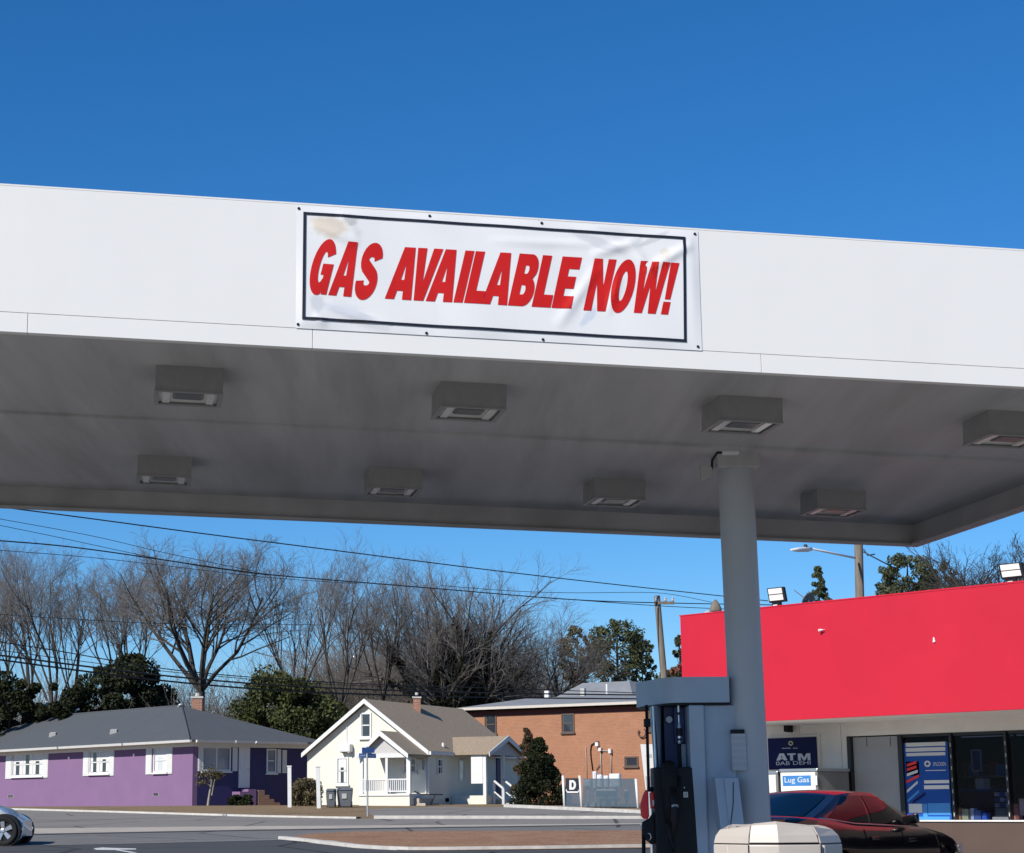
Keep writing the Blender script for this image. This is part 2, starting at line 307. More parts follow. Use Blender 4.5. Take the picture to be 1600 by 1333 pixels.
tag(g.build('bounce_apron', mat('bounce_apron_concrete', (.58,.55,.51), .9, var=.12, scale=3, bump=.15, bscale=40, dirt=(.38,.35,.32), dscale=.5, damt=.5)), 'pale concrete apron added unseen in front of the shop to bounce light', None, kind='structure')  # unseen ground added pale to bounce light onto the shaded shop wall
def sheet(name, pix, m, lift, label):
    g = MB(); g.poly([G(x, y, lift) for x, y in pix]); return tag(g.build(name, m), label, None, kind='structure')
sheet('road', [(-900,1338),(0,1322.5),(440,1312),(480,1303),(560,1299),(1100,1297),(2400,1291),(2400,1279),(1000,1288.5),(400,1297),(40,1304),(-900,1321)], m_asph, .008, 'asphalt main road')
sheet('gutter_strip', [(-900,1321),(40,1304),(400,1297),(1000,1288.5),(2400,1279),(2400,1277),(1000,1286.5),(800,1288.5),(400,1290.8),(40,1294.5),(-900,1306)], m_concd, .012, 'pale concrete strip between the road and the side street')
sheet('tar_seam', [(-900,1321.8),(40,1304.6),(400,1297.6),(1000,1289),(1000,1287.8),(400,1296.2),(40,1303),(-900,1320)], m_asphd, .016, 'black tar seam along the concrete strip')
sheet('side_street', [(-900,1306),(40,1294.5),(400,1290.8),(800,1288.5),(1000,1286.5),(2400,1277),(2400,1273),(1000,1279.5),(560,1279.5),(400,1276.5),(40,1266),(-60,1263.5),(-500,1262.5)], m_asphr, .008, 'pale worn side street in front of the houses')
sheet('driveway', [(572,1264.5),(680,1260.5),(800,1261),(900,1266),(1000,1270.5),(1010,1278.4),(585,1277.8)], m_asphr, .008, 'grey asphalt driveway')
sheet('traffic_island', [(440,1311.5),(480,1303),(560,1299),(1100,1297),(2400,1291),(2400,1303),(1600,1315),(1000,1325),(700,1328.5),(640,1328.8),(560,1324),(500,1317)], m_mulch, .014, 'brown mulched traffic island')
for pts in ([(146,1325.6),(160,1324.2),(180,1325),(213,1325.8),(212,1327.4),(186,1327.6),(215,1332.3),(205,1332.6),(180,1328.2),(150,1328)],):
    sheet('road_marking', pts, m_line, .008, 'worn white turn arrow painted on the asphalt')
def strip(name, pix, wd, m, lift, label):
    L = [G(x, y, lift) for x, y in pix]; g = MB()
    for a, b in zip(L[:-1], L[1:]):
        n = (b-a).cross(V((0,0,1))).normalized()*wd/2; g.poly([a-n, b-n, b+n, a+n])
    return tag(g.build(name, m), label, None, kind='structure')
strip('lane_line', [(-900,1337.5),(0,1322.2),(260,1316.5),(440,1312)], .12, m_line, .012, 'worn white edge line between road and forecourt')
def kerb(pix, wd, h, label, m=None):
    L = [G(x, y) for x, y in pix]; g = MB(); 
    up = V((0,0,h)); n_ = len(L); off = []
    for i in range(n_):
        t = (L[min(i+1,n_-1)]-L[max(i-1,0)]).normalized(); off.append(t.cross(V((0,0,1))).normalized()*wd/2)
    vs = []; fs = []
    for p, n in zip(L, off): vs += [p-n-up, p-n*.85+up, p+n*.85+up, p+n-up]
    for i in range(n_-1):
        for k in range(3): fs.append((4*i+k, 4*i+4+k, 4*i+5+k, 4*i+k+1))
    g.add(vs, fs)
    return tag(g.build('kerb', m or m_conc), label, None, kind='structure')
kerb([(-500,1262),(-60,1263),(40,1265.8),(160,1269),(280,1272.6),(400,1276.2),(500,1278.3),(560,1279.2)], .3, .06, 'white concrete kerb in front of the purple house')
kerb([(585,1279.3),(800,1279.6),(1000,1279.8),(1300,1278.5)], .16, .1, 'thin kerb beyond the side street')
kerb([(790,1261.5),(900,1266.5),(1000,1271),(1060,1274)], .2, .12, 'thin kerb in front of the screened enclosure')
kerb([(440,1311.5),(470,1314.5),(500,1318),(530,1321.5),(560,1325),(600,1327.4),(640,1329),(700,1328.8),(850,1327),(1000,1324.5),(1600,1315)], .2, .075, 'white concrete kerb of the island')
sheet('kerb_nose', [(436,1312),(470,1311),(520,1313.5),(545,1318),(520,1319.5),(480,1315.5)], m_conc, .016, 'white concrete nose of the island')
# ================================================================== canopy
CA, CT, CD, CH, CDEP, CLIP, CL, CZ, CX0 = .14143, -.026827, 12.3863, .98114, 7.67186, .23034, 6.63745, 4.2, -8.0
cw = V((math.cos(CA), math.sin(CA), CT)); cd = V((-math.sin(CA), math.cos(CA), .0003)); CO = V((0, CD, CZ))
CM = Matrix(((cw.x, cd.x, 0, 0), (cw.y, cd.y, 0, CD), (cw.z, cd.z, 1, CZ), (0,0,0,1)))
cn = cw.cross(cd).normalized(); SO = CO+V((0,0,CLIP))
def soff(x, y, h=CLIP):
    p = onpl(x, y, CO+V((0,0,h)), cn); q = CM.inverted() @ p; return q.x, q.y
COLX, COLY, COLR = 2.862, 16.975, .158
can = thing('gas_canopy', 'white flat gas station canopy with grey underside on a round grey column', 'canopy', (COLX, COLY, 0))
pj = [CX0, -5.4, .85, CL]
for a, b in zip(pj[:-1], pj[1:]):
    MB(CM).box(a+.0015, b-.0015, 0, .07, .1315, CH).build('fascia_panel', m_fascia, can, bevel=.002)
tj = [CX0, -2.53, -.685, 2.374, 5.3, CL]
for a, b in zip(tj[:-1], tj[1:]):
    MB(CM).box(a+.0015, b-.0015, .002, .07, 0, .1295).build('bottom_trim', m_fascia, can, bevel=.002)
MB(CM).box(CX0, CL, -.001, .075, CH+.001, CH+.012).build('top_cap', m_fascia, can)
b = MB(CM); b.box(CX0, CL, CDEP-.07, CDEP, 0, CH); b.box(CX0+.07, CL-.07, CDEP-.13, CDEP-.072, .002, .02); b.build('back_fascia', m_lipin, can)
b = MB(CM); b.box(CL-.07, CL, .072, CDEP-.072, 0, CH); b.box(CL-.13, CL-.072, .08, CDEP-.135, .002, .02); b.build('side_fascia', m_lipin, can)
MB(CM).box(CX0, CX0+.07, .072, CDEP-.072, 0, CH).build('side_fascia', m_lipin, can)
nu_ = 24; du = (CL-CX0-.148)/nu_
for (va, vb) in ((.074, 3.72), (4.2, CDEP-.074)):
    for i in range(nu_):
        a = CX0+.074+i*du; hj = .0015*math.sin(i*5.7+va)
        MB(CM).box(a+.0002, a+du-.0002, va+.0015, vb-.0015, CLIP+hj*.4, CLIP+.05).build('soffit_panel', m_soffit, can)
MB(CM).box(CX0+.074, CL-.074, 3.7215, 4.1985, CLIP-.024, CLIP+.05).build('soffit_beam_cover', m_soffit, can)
MB(CM).box(CX0+.074, CL-.074, .076, CDEP-.076, .8, .84).build('roof_deck', m_galv, can)
b = MB(); b.tube([(COLX+.045, COLY, .14), (COLX+.022, COLY, 2.2), (COLX, COLY, CZ+.15)], COLR, 40)
col = b.build('column', m_col, can, smooth=50)
b = MB(); b.box(COLX-.19, COLX+.19, COLY-.19, COLY+.19, CZ-.0, CZ+.17); b.build('column_collar', m_soffit, col, bevel=.008)
MB().box(COLX-.21, COLX+.3, COLY-.25, COLY+.25, 0.0, .14).build('column_base', m_col, col, bevel=.02)
# slotted plate on the column
def cpt(x, y, Y=COLY-COLR): p = atY(x, y, Y); return p
b = MB(); p0 = cpt(1142, 1140); p1 = cpt(1167, 1204)
pl = Wall((0, COLY-COLR-.012, 0), (1, 0), )
b.box(p0.x, p1.x, COLY-COLR-.012, COLY-COLR+.08, p1.z, p0.z-.035); pp = b.build('louvre_plate', m_col, col, bevel=.004)
MB().box(p0.x+.003, p1.x-.01, COLY-COLR-.008, COLY-COLR+.06, p0.z-.033, p0.z).build('slot', m_blackp, pp)
for k in range(5):
    z = p0.z-.075-k*.055
    MB().hull8([(p0.x+.01,COLY-COLR-.019,z-.012),(p1.x-.01,COLY-COLR-.019,z-.012),(p1.x-.01,COLY-COLR-.011,z-.012),(p0.x+.01,COLY-COLR-.011,z-.012)],
               [(p0.x+.01,COLY-COLR-.014,z+.012),(p1.x-.01,COLY-COLR-.014,z+.012),(p1.x-.01,COLY-COLR-.011,z+.012),(p0.x+.01,COLY-COLR-.011,z+.012)]).build('slat', m_col, pp)
# paper towel and squeegee box beside the column
q0 = atY(1117, 1215, 16.62); q1 = atY(1158, 1298, 16.62)
tb = thing('towel_box', 'blue grey folded metal towel box fixed beside the column above the bin', 'dispenser', (q0.x, 16.6, q1.z))
MB().hull8([(q0.x+.03,16.58,q1.z),(q1.x+.02,16.58,q1.z),(q1.x+.02,16.78,q1.z),(q0.x+.03,16.78,q1.z)], [(q0.x,16.62,q0.z),(q1.x-.015,16.62,q0.z),(q1.x-.015,16.78,q0.z),(q0.x,16.78,q0.z)]).build('housing', m_pump, tb, bevel=.006)
MB().hull8([(q0.x+.115,16.555,q1.z),(q1.x+.022,16.555,q1.z),(q1.x+.022,16.578,q1.z),(q0.x+.10,16.578,q1.z)], [(q0.x+.075,16.595,q0.z-.003),(q1.x-.012,16.595,q0.z-.003),(q1.x-.012,16.617,q0.z-.003),(q0.x+.075,16.617,q0.z-.003)]).build('front_flap', m_pump, tb, bevel=.003)
MB().tube([(q0.x+.15,16.588,q0.z-.04),(q0.x+.14,16.571,q0.z-.22),(q0.x+.105,16.553,q1.z+.03)], .0035, 5).build('pull_cord', m_blackp, tb)
# security camera under the soffit
sp = onpl(1130, 703, SO, cn)
se = thing('security_light', 'small white lamp on a black bent arm at the top of the column', 'lamp', tuple(sp))
b = MB(); b.tube([(sp.x-.1,COLY-.22,CZ-.02),(sp.x-.1,COLY-.26,CZ+.05),(sp.x-.06,COLY-.3,CZ+.11),(sp.x+.02,COLY-.3,CZ+.115)], .012, 6); b.build('arm', m_blackp, se, smooth=True)
MB().box(sp.x-.02, sp.x+.13, COLY-.34, COLY-.27, CZ+.09, CZ+.125).build('lamp_head', m_white, se, bevel=.01)
MB().hull8([(sp.x-.2,COLY-.25,CZ-.12),(sp.x-.1,COLY-.25,CZ-.08),(sp.x-.1,COLY-.15,CZ-.08),(sp.x-.2,COLY-.15,CZ-.12)],[(sp.x-.2,COLY-.25,CZ+.02),(sp.x-.1,COLY-.25,CZ-.01),(sp.x-.1,COLY-.15,CZ-.01),(sp.x-.2,COLY-.15,CZ+.02)]).build('horn', m_lipin, se, bevel=.005)
# under-canopy lamps
def lampM(u, v):
    q = CM @ V((u, v, CLIP-.0005)); R3 = Matrix((cw.normalized(), cn.cross(cw).normalized(), cn)).transposed()
    return Matrix.Translation(q) @ R3.to_4x4()
def make_lamp(M, label):
    root = thing('canopy_light', label, 'canopy light', M=M, group='box lights under the canopy')
    W_, D_, H_ = .25, .50, .185
    b = MB(M); t = .018; 
    b.box(-W_, W_, 0, t, -H_, 0); b.box(-W_, W_, D_-t, D_, -H_, 0); b.box(-W_, -W_+t, t, D_-t, -H_, 0); b.box(W_-t, W_, t, D_-t, -H_, 0); b.box(-W_+t, W_-t, t, D_-t, -.03, -.002)
    b.build('housing', m_lampbox, root)
    f = MB(M); e = .03
    f.box(-W_-.006, W_+.006, -.006, e, -H_-.012, -H_-.001); f.box(-W_-.006, W_+.006, D_-e, D_+.006, -H_-.012, -H_-.001); f.box(-W_-.006, -W_+e, e, D_-e, -H_-.012, -H_-.001); f.box(W_-e, W_+.006, e, D_-e, -H_-.012, -H_-.001)
    f.build('lens_frame', m_lampbox, root)
    MB(M).box(-W_+.03, W_-.03, .03, D_-.03, -H_+.012, -H_+.018).build('lens', m_lens, root)
    r = MB(M); r.hull8([(-.1,.11,-H_-.004),(.1,.11,-H_-.004),(.1,.30,-H_-.004),(-.1,.30,-H_-.004)],[(-.12,.09,-H_+.011),(.12,.09,-H_+.011),(.12,.32,-H_+.011),(-.12,.32,-H_+.011)]); r.build('reflector', m_lensd, root, bevel=.004)
    for s in (-1, 1): MB(M).box(s*.165-.028, s*.165+.028, .06, D_-.06, -H_-.003, -H_+.011).build('lamp_strip', m_lens, root)
    return root
lamps = [(297,573,'front row canopy light above the left part of the picture, left of the banner'), (741,598,'front row canopy light under the banner'), (1174,620,'front row canopy light just above the top of the column'), (1592,643,'front row canopy light cut by the picture edge at far right'),
         (258,712,'back row canopy light behind the leftmost front row light'), (619,731,'back row canopy light second from the left, below the banner'), (969,748,'back row canopy light left of the column'), (1315,765,'back row canopy light right of the column near the canopy corner')]
proto = None
for x, y, lb in lamps:
    u, v = soff(x, y); M = lampM(u, v)
    proto_ = make_lamp(M, lb) if proto is None else dup(proto, M, lb)
    if proto is None: proto = proto_
# ================================================================== banner
FW = Wall(CO, (cw.x, cw.y)); 
def fu(x, y):      # pixel on the fascia plane -> (u along fascia, h above the fascia's lower edge)
    p = onpl(x, y, CO, FW.n); q = CM.inverted() @ p; return q.x, q.z
B00, B10, B11, B01 = fu(461,512), fu(1096,549), fu(1091,360), fu(464,322)
bx0, bx1 = (B00[0]+B01[0])/2, (B10[0]+B11[0])/2; bz0, bz1 = (B00[1]+B10[1])/2, min(CH-.004, (B01[1]+B11[1])/2)
bw, bh = bx1-bx0, bz1-bz0
def ridge(u, v, ax, ay, bx, by, wd, amp):
    dx, dy = bx-ax, by-ay; L = math.hypot(dx, dy); t = ((u-ax)*dx+(v-ay)*dy)/L/L; d = ((u-ax)*dy-(v-ay)*dx)/L
    f = max(0, 1-abs(t-.5)*2)**.5 if 0 <= t <= 1 else 0
    return amp*f*math.exp(-(d/wd)**2)
def wrinkle(u, v):  # u 0..bw, v 0..bh in metres
    s = .004*math.sin(u*5.1+1)*math.sin(v*3+.5)+.003*math.sin(u*11+v*6)
    for r in ((.1,.72,.42,.60,.03,.014),(.28,.8,.42,.66,.02,.012),(.12,.1,.2,.02,.03,.01),(.2,.16,.62,.03,.035,.014),(2.0,.62,2.35,.75,.03,.016),(1.75,.1,2.05,.55,.04,.014),(2.25,.75,2.45,.5,.025,.012),(2.4,.55,2.72,.75,.03,.016),(1.3,.68,2.1,.7,.025,.008),(2.1,.2,2.2,.5,.03,.01)):
        s += ridge(u, v, *r)
    e = min(u, bw-u, v, bh-v); return .004+max(0, s+.004)*min(1, max(0, e/.05))
def bpt(u, v, lift=0): return CM @ V((bx0+u, -(wrinkle(u, v)+lift), bz0+v))
ban = thing('banner', 'white vinyl banner with red slanted lettering on the canopy front', 'banner', M=Matrix.Translation(CM @ V((bx0, -.004, bz0))) @ Matrix.Rotation(CA, 4, 'Z'))
nx, ny = 150, 44; b = MB()
vs = [bpt(bw*i/nx, bh*j/ny) for j in range(ny+1) for i in range(nx+1)]
b.add(vs, [(j*(nx+1)+i, j*(nx+1)+i+1, (j+1)*(nx+1)+i+1, (j+1)*(nx+1)+i) for j in range(ny) for i in range(nx)])
b.build('vinyl_sheet', m_vinyl, ban, smooth=True)
def bpix(x, y): a = fu(x, y); return a[0]-bx0, a[1]-bz0
fr = [bpix(476,334), bpix(1068,373), bpix(1070,533), bpix(474,498)]
b = MB(); t = .0095
for (a, c) in ((0,1),(1,2),(2,3),(3,0)):
    A = V((*fr[a],0)); C_ = V((*fr[c],0)); n_ = 60; dr = (C_-A).normalized(); nr = V((-dr.y, dr.x, 0))*t
    ps = []; A = A-dr*t; C_ = C_+dr*t
    for i in range(n_+1):
        q = A+(C_-A)*(i/n_); ps += [bpt(q.x-nr.x, q.y-nr.y, .0042+.0004*a), bpt(q.x+nr.x, q.y+nr.y, .0042+.0004*a)]
    b.add(ps, [(2*i, 2*i+2, 2*i+3, 2*i+1) for i in range(n_)])
b.build('border_line', m_blackink, ban)
for x, y in ((464,326),(671,338),(846,349),(1085,366),(1090,542),(848,532),(666,521),(462,507)):
    u, v = bpix(x, y); u = min(max(u, .015), bw-.015); v = min(max(v, .015), bh-.015)
    M = Matrix.Translation(bpt(u, v, .001)) @ Matrix.Rotation(CA, 4, 'Z') @ Matrix.Rotation(math.radians(90), 4, 'X')
    MB(M).lathe([(.0095,0),(.0095,.004),(.005,.006)], 10).build('grommet', m_blackp, ban)
def arc(cx, cy, rx, ry, a0, a1, n=14): return [(cx+rx*math.cos(math.radians(a0+(a1-a0)*i/n)), cy+ry*math.sin(math.radians(a0+(a1-a0)*i/n))) for i in range(n+1)]
def glyph(ch):
    if ch == 'A': return .80, [[(0,0),(.24,1),(.56,1),(.80,0),(.54,0),(.505,.17),(.295,.17),(.26,0)], [(.335,.36),(.40,.70),(.465,.36)]]
    if ch == 'V': return .76, [[(0,1),(.24,0),(.52,0),(.76,1),(.50,1),(.38,.34),(.26,1)]]
    if ch == 'I': return .26, [[(0,0),(.26,0),(.26,1),(0,1)]]
    if ch == 'L': return .58, [[(0,0),(.58,0),(.58,.22),(.27,.22),(.27,1),(0,1)]]
    if ch == 'E': return .60, [[(0,0),(.60,0),(.60,.22),(.27,.22),(.27,.40),(.55,.40),(.55,.61),(.27,.61),(.27,.79),(.60,.79),(.60,1),(0,1)]]
    if ch == 'N': return .76, [[(0,0),(.25,0),(.25,.56),(.49,0),(.76,0),(.76,1),(.51,1),(.51,.46),(.27,1),(0,1)]]
    if ch == 'W': return 1.04, [[(0,1),(.14,0),(.40,0),(.52,.55),(.64,0),(.90,0),(1.04,1),(.80,1),(.745,.40),(.63,1),(.41,1),(.295,.40),(.24,1)]]
    if ch == 'B': return .70, [[(0,0)]+arc(.42,.28,.28,.28,-90,55)+[(.56,.53)]+arc(.42,.74,.25,.26,-25,90)+[(0,1)], [(.26,.20)]+arc(.36,.305,.08,.105,-90,90)+[(.26,.41)], [(.26,.61)]+arc(.35,.705,.07,.095,-90,90)+[(.26,.80)]]
    if ch == 'O': return .78, [arc(.39,.5,.39,.52,0,350,34), arc(.39,.5,.135,.31,0,345,23)]
    if ch == 'G': return .78, [arc(.39,.5,.39,.52,32,283,30)+[(.50,.0),(.53,.09),(.56,.0),(.74,.0),(.74,.55),(.39,.55),(.39,.37),(.50,.37),(.50,.26)]+arc(.39,.5,.135,.31,-50,-318,24)]
    if ch == 'S':
        o = arc(.36,.70,.36,.32,15,215,16); cl = arc(.365,.72,.235,.185,5,225,14)+arc(.365,.27,.245,.19,60,-185,16)
        out = []; inn = []
        for i, (x, y) in enumerate(cl):
            a = cl[max(i-1,0)]; c = cl[min(i+1,len(cl)-1)]; dx, dy = c[0]-a[0], c[1]-a[1]; L = math.hypot(dx, dy) or 1; wd = .122
            out.append((x-dy/L*wd, y+dx/L*wd)); inn.append((x+dy/L*wd, y-dx/L*wd))
        return .73, [out+inn[::-1]]
    if ch == 'T': return .74, [[(.24,0),(.50,0),(.50,.78),(.74,.78),(.74,1),(0,1),(0,.78),(.24,.78)]]
    if ch == 'M': return .96, [[(0,0),(.22,0),(.22,.62),(.40,0),(.56,0),(.74,.62),(.74,0),(.96,0),(.96,1),(.66,1),(.48,.42),(.30,1),(0,1)]]
    if ch == '!': return .28, [[(.05,.30),(.22,.30),(.27,1),(0,1)], [(.02,0),(.25,0),(.25,.22),(.02,.22)]]
def thicken(loops, d):
    out = []
    def area(L): return .5*sum(a[0]*b[1]-b[0]*a[1] for a, b in zip(L, L[1:]+L[:1]))
    def inside(p, L):
        c = False
        for a, b in zip(L, L[1:]+L[:1]):
            if (a[1] > p[1]) != (b[1] > p[1]) and p[0] < (b[0]-a[0])*(p[1]-a[1])/(b[1]-a[1])+a[0]: c = not c
        return c
    for i, L in enumerate(loops):
        L = list(L); L = L if area(L) > 0 else L[::-1]; k = -d*.8 if i and inside(L[0], loops[0]) else d; n = len(L); Q = []
        for j in range(n):
            a, p, b = L[j-1], L[j], L[(j+1)%n]
            def nrm(u, v): dx, dy = v[0]-u[0], v[1]-u[1]; l = math.hypot(dx, dy) or 1; return dy/l, -dx/l
            n1, n2 = nrm(a, p), nrm(p, b); mx, my = n1[0]+n2[0], n1[1]+n2[1]; den = max(.6, 1+n1[0]*n2[0]+n1[1]*n2[1]); Q.append((p[0]+k*mx/den, p[1]+k*my/den))
        out.append(Q)
    return out
def curve_mesh(loops=None, text=None, bold=0, shear=0, size=1, align='CENTER'):
    if text is not None:
        cu_ = bpy.data.curves.new('text_curve', 'FONT'); cu_.body = text; cu_.offset = bold; cu_.shear = shear; cu_.size = size; cu_.align_x = align; cu_.align_y = 'CENTER'; cu_.resolution_u = 3
    else:
        cu_ = bpy.data.curves.new('text_curve', 'CURVE'); cu_.dimensions = '2D'; cu_.fill_mode = 'BOTH'
        for L in loops:
            s_ = cu_.splines.new('POLY'); s_.points.add(len(L)-1); s_.use_cyclic_u = True
            for p, q in zip(s_.points, L): p.co = (q[0], q[1], 0, 1)
    o = bpy.data.objects.new('text_curve', cu_); COL.objects.link(o)
    dg = bpy.context.evaluated_depsgraph_get(); me = bpy.data.meshes.new_from_object(o.evaluated_get(dg))
    bpy.data.objects.remove(o); bpy.data.curves.remove(cu_)
    vs = [(v.co.x, v.co.y) for v in me.vertices]; fs = [tuple(p.vertices) for p in me.polygons]; bpy.data.meshes.remove(me)
    return vs, fs
def word(txt, xl, xr, base0, top0, base1, top1):
    # lower-left and upper-right pixel extents of the word; the slant is part of the lettering
    ul, vb = bpix(xl, base0); ur, vt = bpix(xr, top1); vt0 = bpix(xl, top0)[1]; vb1 = bpix(xr, base1)[1]
    hgt = ((vt0-vb)+(vt-vb1))/2; sh = .235*hgt; gap = .062
    kern = lambda a, b: -.13 if a+b in ('AV','VA') else -.03 if a+b in ('LA',) else gap+.012 if a+b in ('IL','AI') else gap
    ws = [glyph(c)[0] for c in txt]; tot = sum(ws)+sum(kern(a, b) for a, b in zip(txt[:-1], txt[1:])); sx = (ur-ul-sh)/tot; x = 0
    for ci, c in enumerate(txt):
        gw, loops = glyph(c); vs, fs = curve_mesh(thicken(loops, .016))
        bm = bmesh.new(); bv = [bm.verts.new((v[0], v[1], 0)) for v in vs]
        for f in fs:
            try: bm.faces.new([bv[i] for i in f])
            except ValueError: pass
        bmesh.ops.triangulate(bm, faces=bm.faces)
        for _ in range(3):
            le = [e for e in bm.edges if e.calc_length() > .16]
            if not le: break
            bmesh.ops.subdivide_edges(bm, edges=le, cuts=1); bmesh.ops.triangulate(bm, faces=[f for f in bm.faces if len(f.verts) > 3])
        bm.verts.index_update(); b = MB(); pts = []
        for v in bm.verts:
            uu = ul+(x+v.co.x)*sx+sh*v.co.y; f = (uu-ul)/max(1e-6, ur-ul); vv = (vb+(vb1-vb)*f)+hgt*v.co.y
            pts.append(bpt(uu, vv, .0025))
        b.add(pts, [tuple(v.index for v in f.verts) for f in bm.faces]); bm.free()
        b.build('letter', m_redink, ban); x += gw+(kern(c, txt[ci+1]) if ci < len(txt)-1 else 0)
word('GAS', 477, 602, 457.5, 375, 467.5, 384)
word('AVAILABLE', 602, 908, 466, 386, 483, 404)
word('NOW!', 912, 1060, 484, 405, 492, 413)
# ================================================================== store
STK = 1.3
STO, STU = V((6.65*STK, 21*STK, 0)), V((-.663, .749, 0))
FS = Wall(STO, STU)                                  # front of the red band
WS = Wall(STO-FS.n*1.5*STK, STU)                         # shop wall, set back under the band
sR = -5.2; sL = FS.st(1065, 1040)[0]
zt1 = FS.st(1600, 910)[1]; zb1 = FS.st(1600, 1108)[1]; zt0 = FS.st(1065, 963)[1]; zb0 = FS.st(1196, 1127)[1]
aR = FS.st(1600, 1000)[0]; aB = FS.st(1196, 1127)[0]
def lin(a, a0, v0, a1, v1): return v0+(v1-v0)*(a-a0)/(a1-a0)
zT = lambda a: lin(a, aR, zt1, sL, zt0); zB = lambda a: lin(a, aR, zb1, aB, zb0)
print('store band z', zt1, zt0, zb1, zb0, 'sL', sL)
st = thing('store', 'shop with a plain red fascia band, pale wall and dark windows', 'store', tuple(STO+STU*sL-FS.n*1.95), math.atan2(STU.y, STU.x))
def slabw(wl, mb, a0, a1, z00, z10, z01, z11, d0, d1):   # wall box with sloped top and bottom
    return mb.hull8([wl.p(a0,z00,d0), wl.p(a1,z01,d0), wl.p(a1,z01,d1), wl.p(a0,z00,d1)], [wl.p(a0,z10,d0), wl.p(a1,z11,d0), wl.p(a1,z11,d1), wl.p(a0,z10,d1)])
jn = [sR, -1.6, sL]
for a, b_ in zip(jn[:-1], jn[1:]):
    m = MB(); slabw(FS, m, a+(.002 if a > sR else 0), b_, zB(a), zT(a), zB(b_), zT(b_), -.06, 0); m.build('fascia_panel', m_band, st, bevel=.003)
m = MB(); slabw(FS, m, sR, sL, zB(sR)+.012, zB(sR)+.03, zB(sL)+.012, zB(sL)+.03, -2.1, -.062); m.build('overhang_soffit', m_storew, st)
m = MB(); slabw(FS, m, sR, sL+.02, zT(sR)+.002, zT(sR)+.035, zT(sL)+.002, zT(sL)+.02, -.35, .006); m.build('coping', m_band, st)
m = MB(); slabw(FS, m, sR, sL, zT(sR)-.25, zT(sR)-.2, zT(sL)-.25, zT(sL)-.2, -9, -.4); m.build('roof', m_roofs, st)
m = MB(); slabw(FS, m, sL-.06, sL-.001, zB(sL)+.031, zT(sL)-.002, zB(sL)+.031, zT(sL)-.002, -9, -.062); m.build('side_fascia', m_band, st)
def sw(x, y): return WS.st(x, y)
HZ = zB(0)+.01
a_op0 = sw(1325, 1200)[0]; a_op1 = sw(1409, 1200)[0]; zhead = sw(1340, 1150)[1]; zsill = sw(1540, 1284)[1]
a_j1, a_j2 = sw(1249, 1140)[0], sw(1314, 1150)[0]
for a, b_, mm in ((a_j1+.004, sL, m_storew), (a_j2+.004, a_j1-.004, m_storew), (a_op0, a_j2-.004, m_storew)):
    m = MB(); WS.box(m, a, b_, 0, HZ+.1, -.15, 0); m.build('wall_panel', mm, st)
m = MB(); WS.box(m, sR, a_op0-.001, zhead, HZ+.1, -.15, 0); m.build('header', m_storew, st)
m = MB(); WS.box(m, sR, a_op1, 0, zsill, -.15, .002); m.build('sill_wall', m_storeb, st)
m = MB(); WS.box(m, sR, a_op1, zsill+.001, zsill+.025, -.16, .03); m.build('sill', m_white, st)
m = MB(); WS.box(m, sL-.15, sL-.001, 0, HZ+.1, -7.5, -.152); m.build('side_wall', m_storew, st)
m = MB(); WS.box(m, sR, sL-.16, 0, HZ+.1, -7.5, -7.35); m.build('back_wall', m_storew, st)
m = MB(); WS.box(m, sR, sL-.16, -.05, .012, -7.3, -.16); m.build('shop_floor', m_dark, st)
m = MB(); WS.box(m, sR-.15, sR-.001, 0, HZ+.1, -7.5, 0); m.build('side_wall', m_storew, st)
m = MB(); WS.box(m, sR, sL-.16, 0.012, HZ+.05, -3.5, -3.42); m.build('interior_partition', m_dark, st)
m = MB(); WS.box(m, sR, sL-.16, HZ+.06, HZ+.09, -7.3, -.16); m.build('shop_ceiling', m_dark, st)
# grey roll door at the left of the windows
a0, a1, z0, z1 = WS.rect(1336, 1405, 1153, 1290)
m = MB(); WS.box(m, a_op1+.06, a_op0-.08, 0.01, zhead-.02, -.10, -.06); dr = m.build('roller_door', mat('grey_door_paint', (.40,.405,.41), .5, var=.05, dirt=(.3,.29,.27), dscale=1.5, damt=.3), st)
for x in (1351, 1388):
    aa, zz = sw(x, 1160); m = MB(); WS.box(m, aa-.004, aa+.004, zhead-.18, zhead-.03, -.062, -.055); m.build('door_seam', m_alum, dr)
for a, b_ in ((a_op0-.075, a_op0-.003), (a_op1-.03, a_op1+.055)):
    m = MB(); WS.box(m, a, b_, 0.01, zhead-.003, -.14, .012); m.build('door_jamb', m_alum, st, bevel=.006)
# window frames and panes
posts = [1410, 1489, 1575]; pa = [sw(x, 1200)[0] for x in posts]+[sR+.05]
for i in range(3):
    hi, lo = pa[i], pa[i+1]
    m = MB(); WS.box(m, lo, lo+.045, zsill+.026, zhead-.003, -.12, .008); fr_ = m.build('mullion', m_alum, st)
    for k in range(7):
        zk = zsill+.08+k*(zhead-zsill-.12)/7; m = MB(); WS.box(m, lo+.014, lo+.024, zk, zk+.055, .009, .012); m.build('white_dash', m_white, fr_)
    m = MB(); WS.box(m, lo+.046, hi-.035, zhead-.05, zhead-.003, -.1, .004); m.build('window_head', m_alum, st)
    m = MB(); WS.box(m, lo+.046, hi-.035, zsill+.026, zhead-.051, -.05, -.042); m.build('window_pane', m_sglass, st)
    if i: 
        m = MB(); WS.box(m, lo+.05, hi-.04, zhead-.075, zhead-.06, -.30, -.22); m.build('interior_tube', m_white, st)
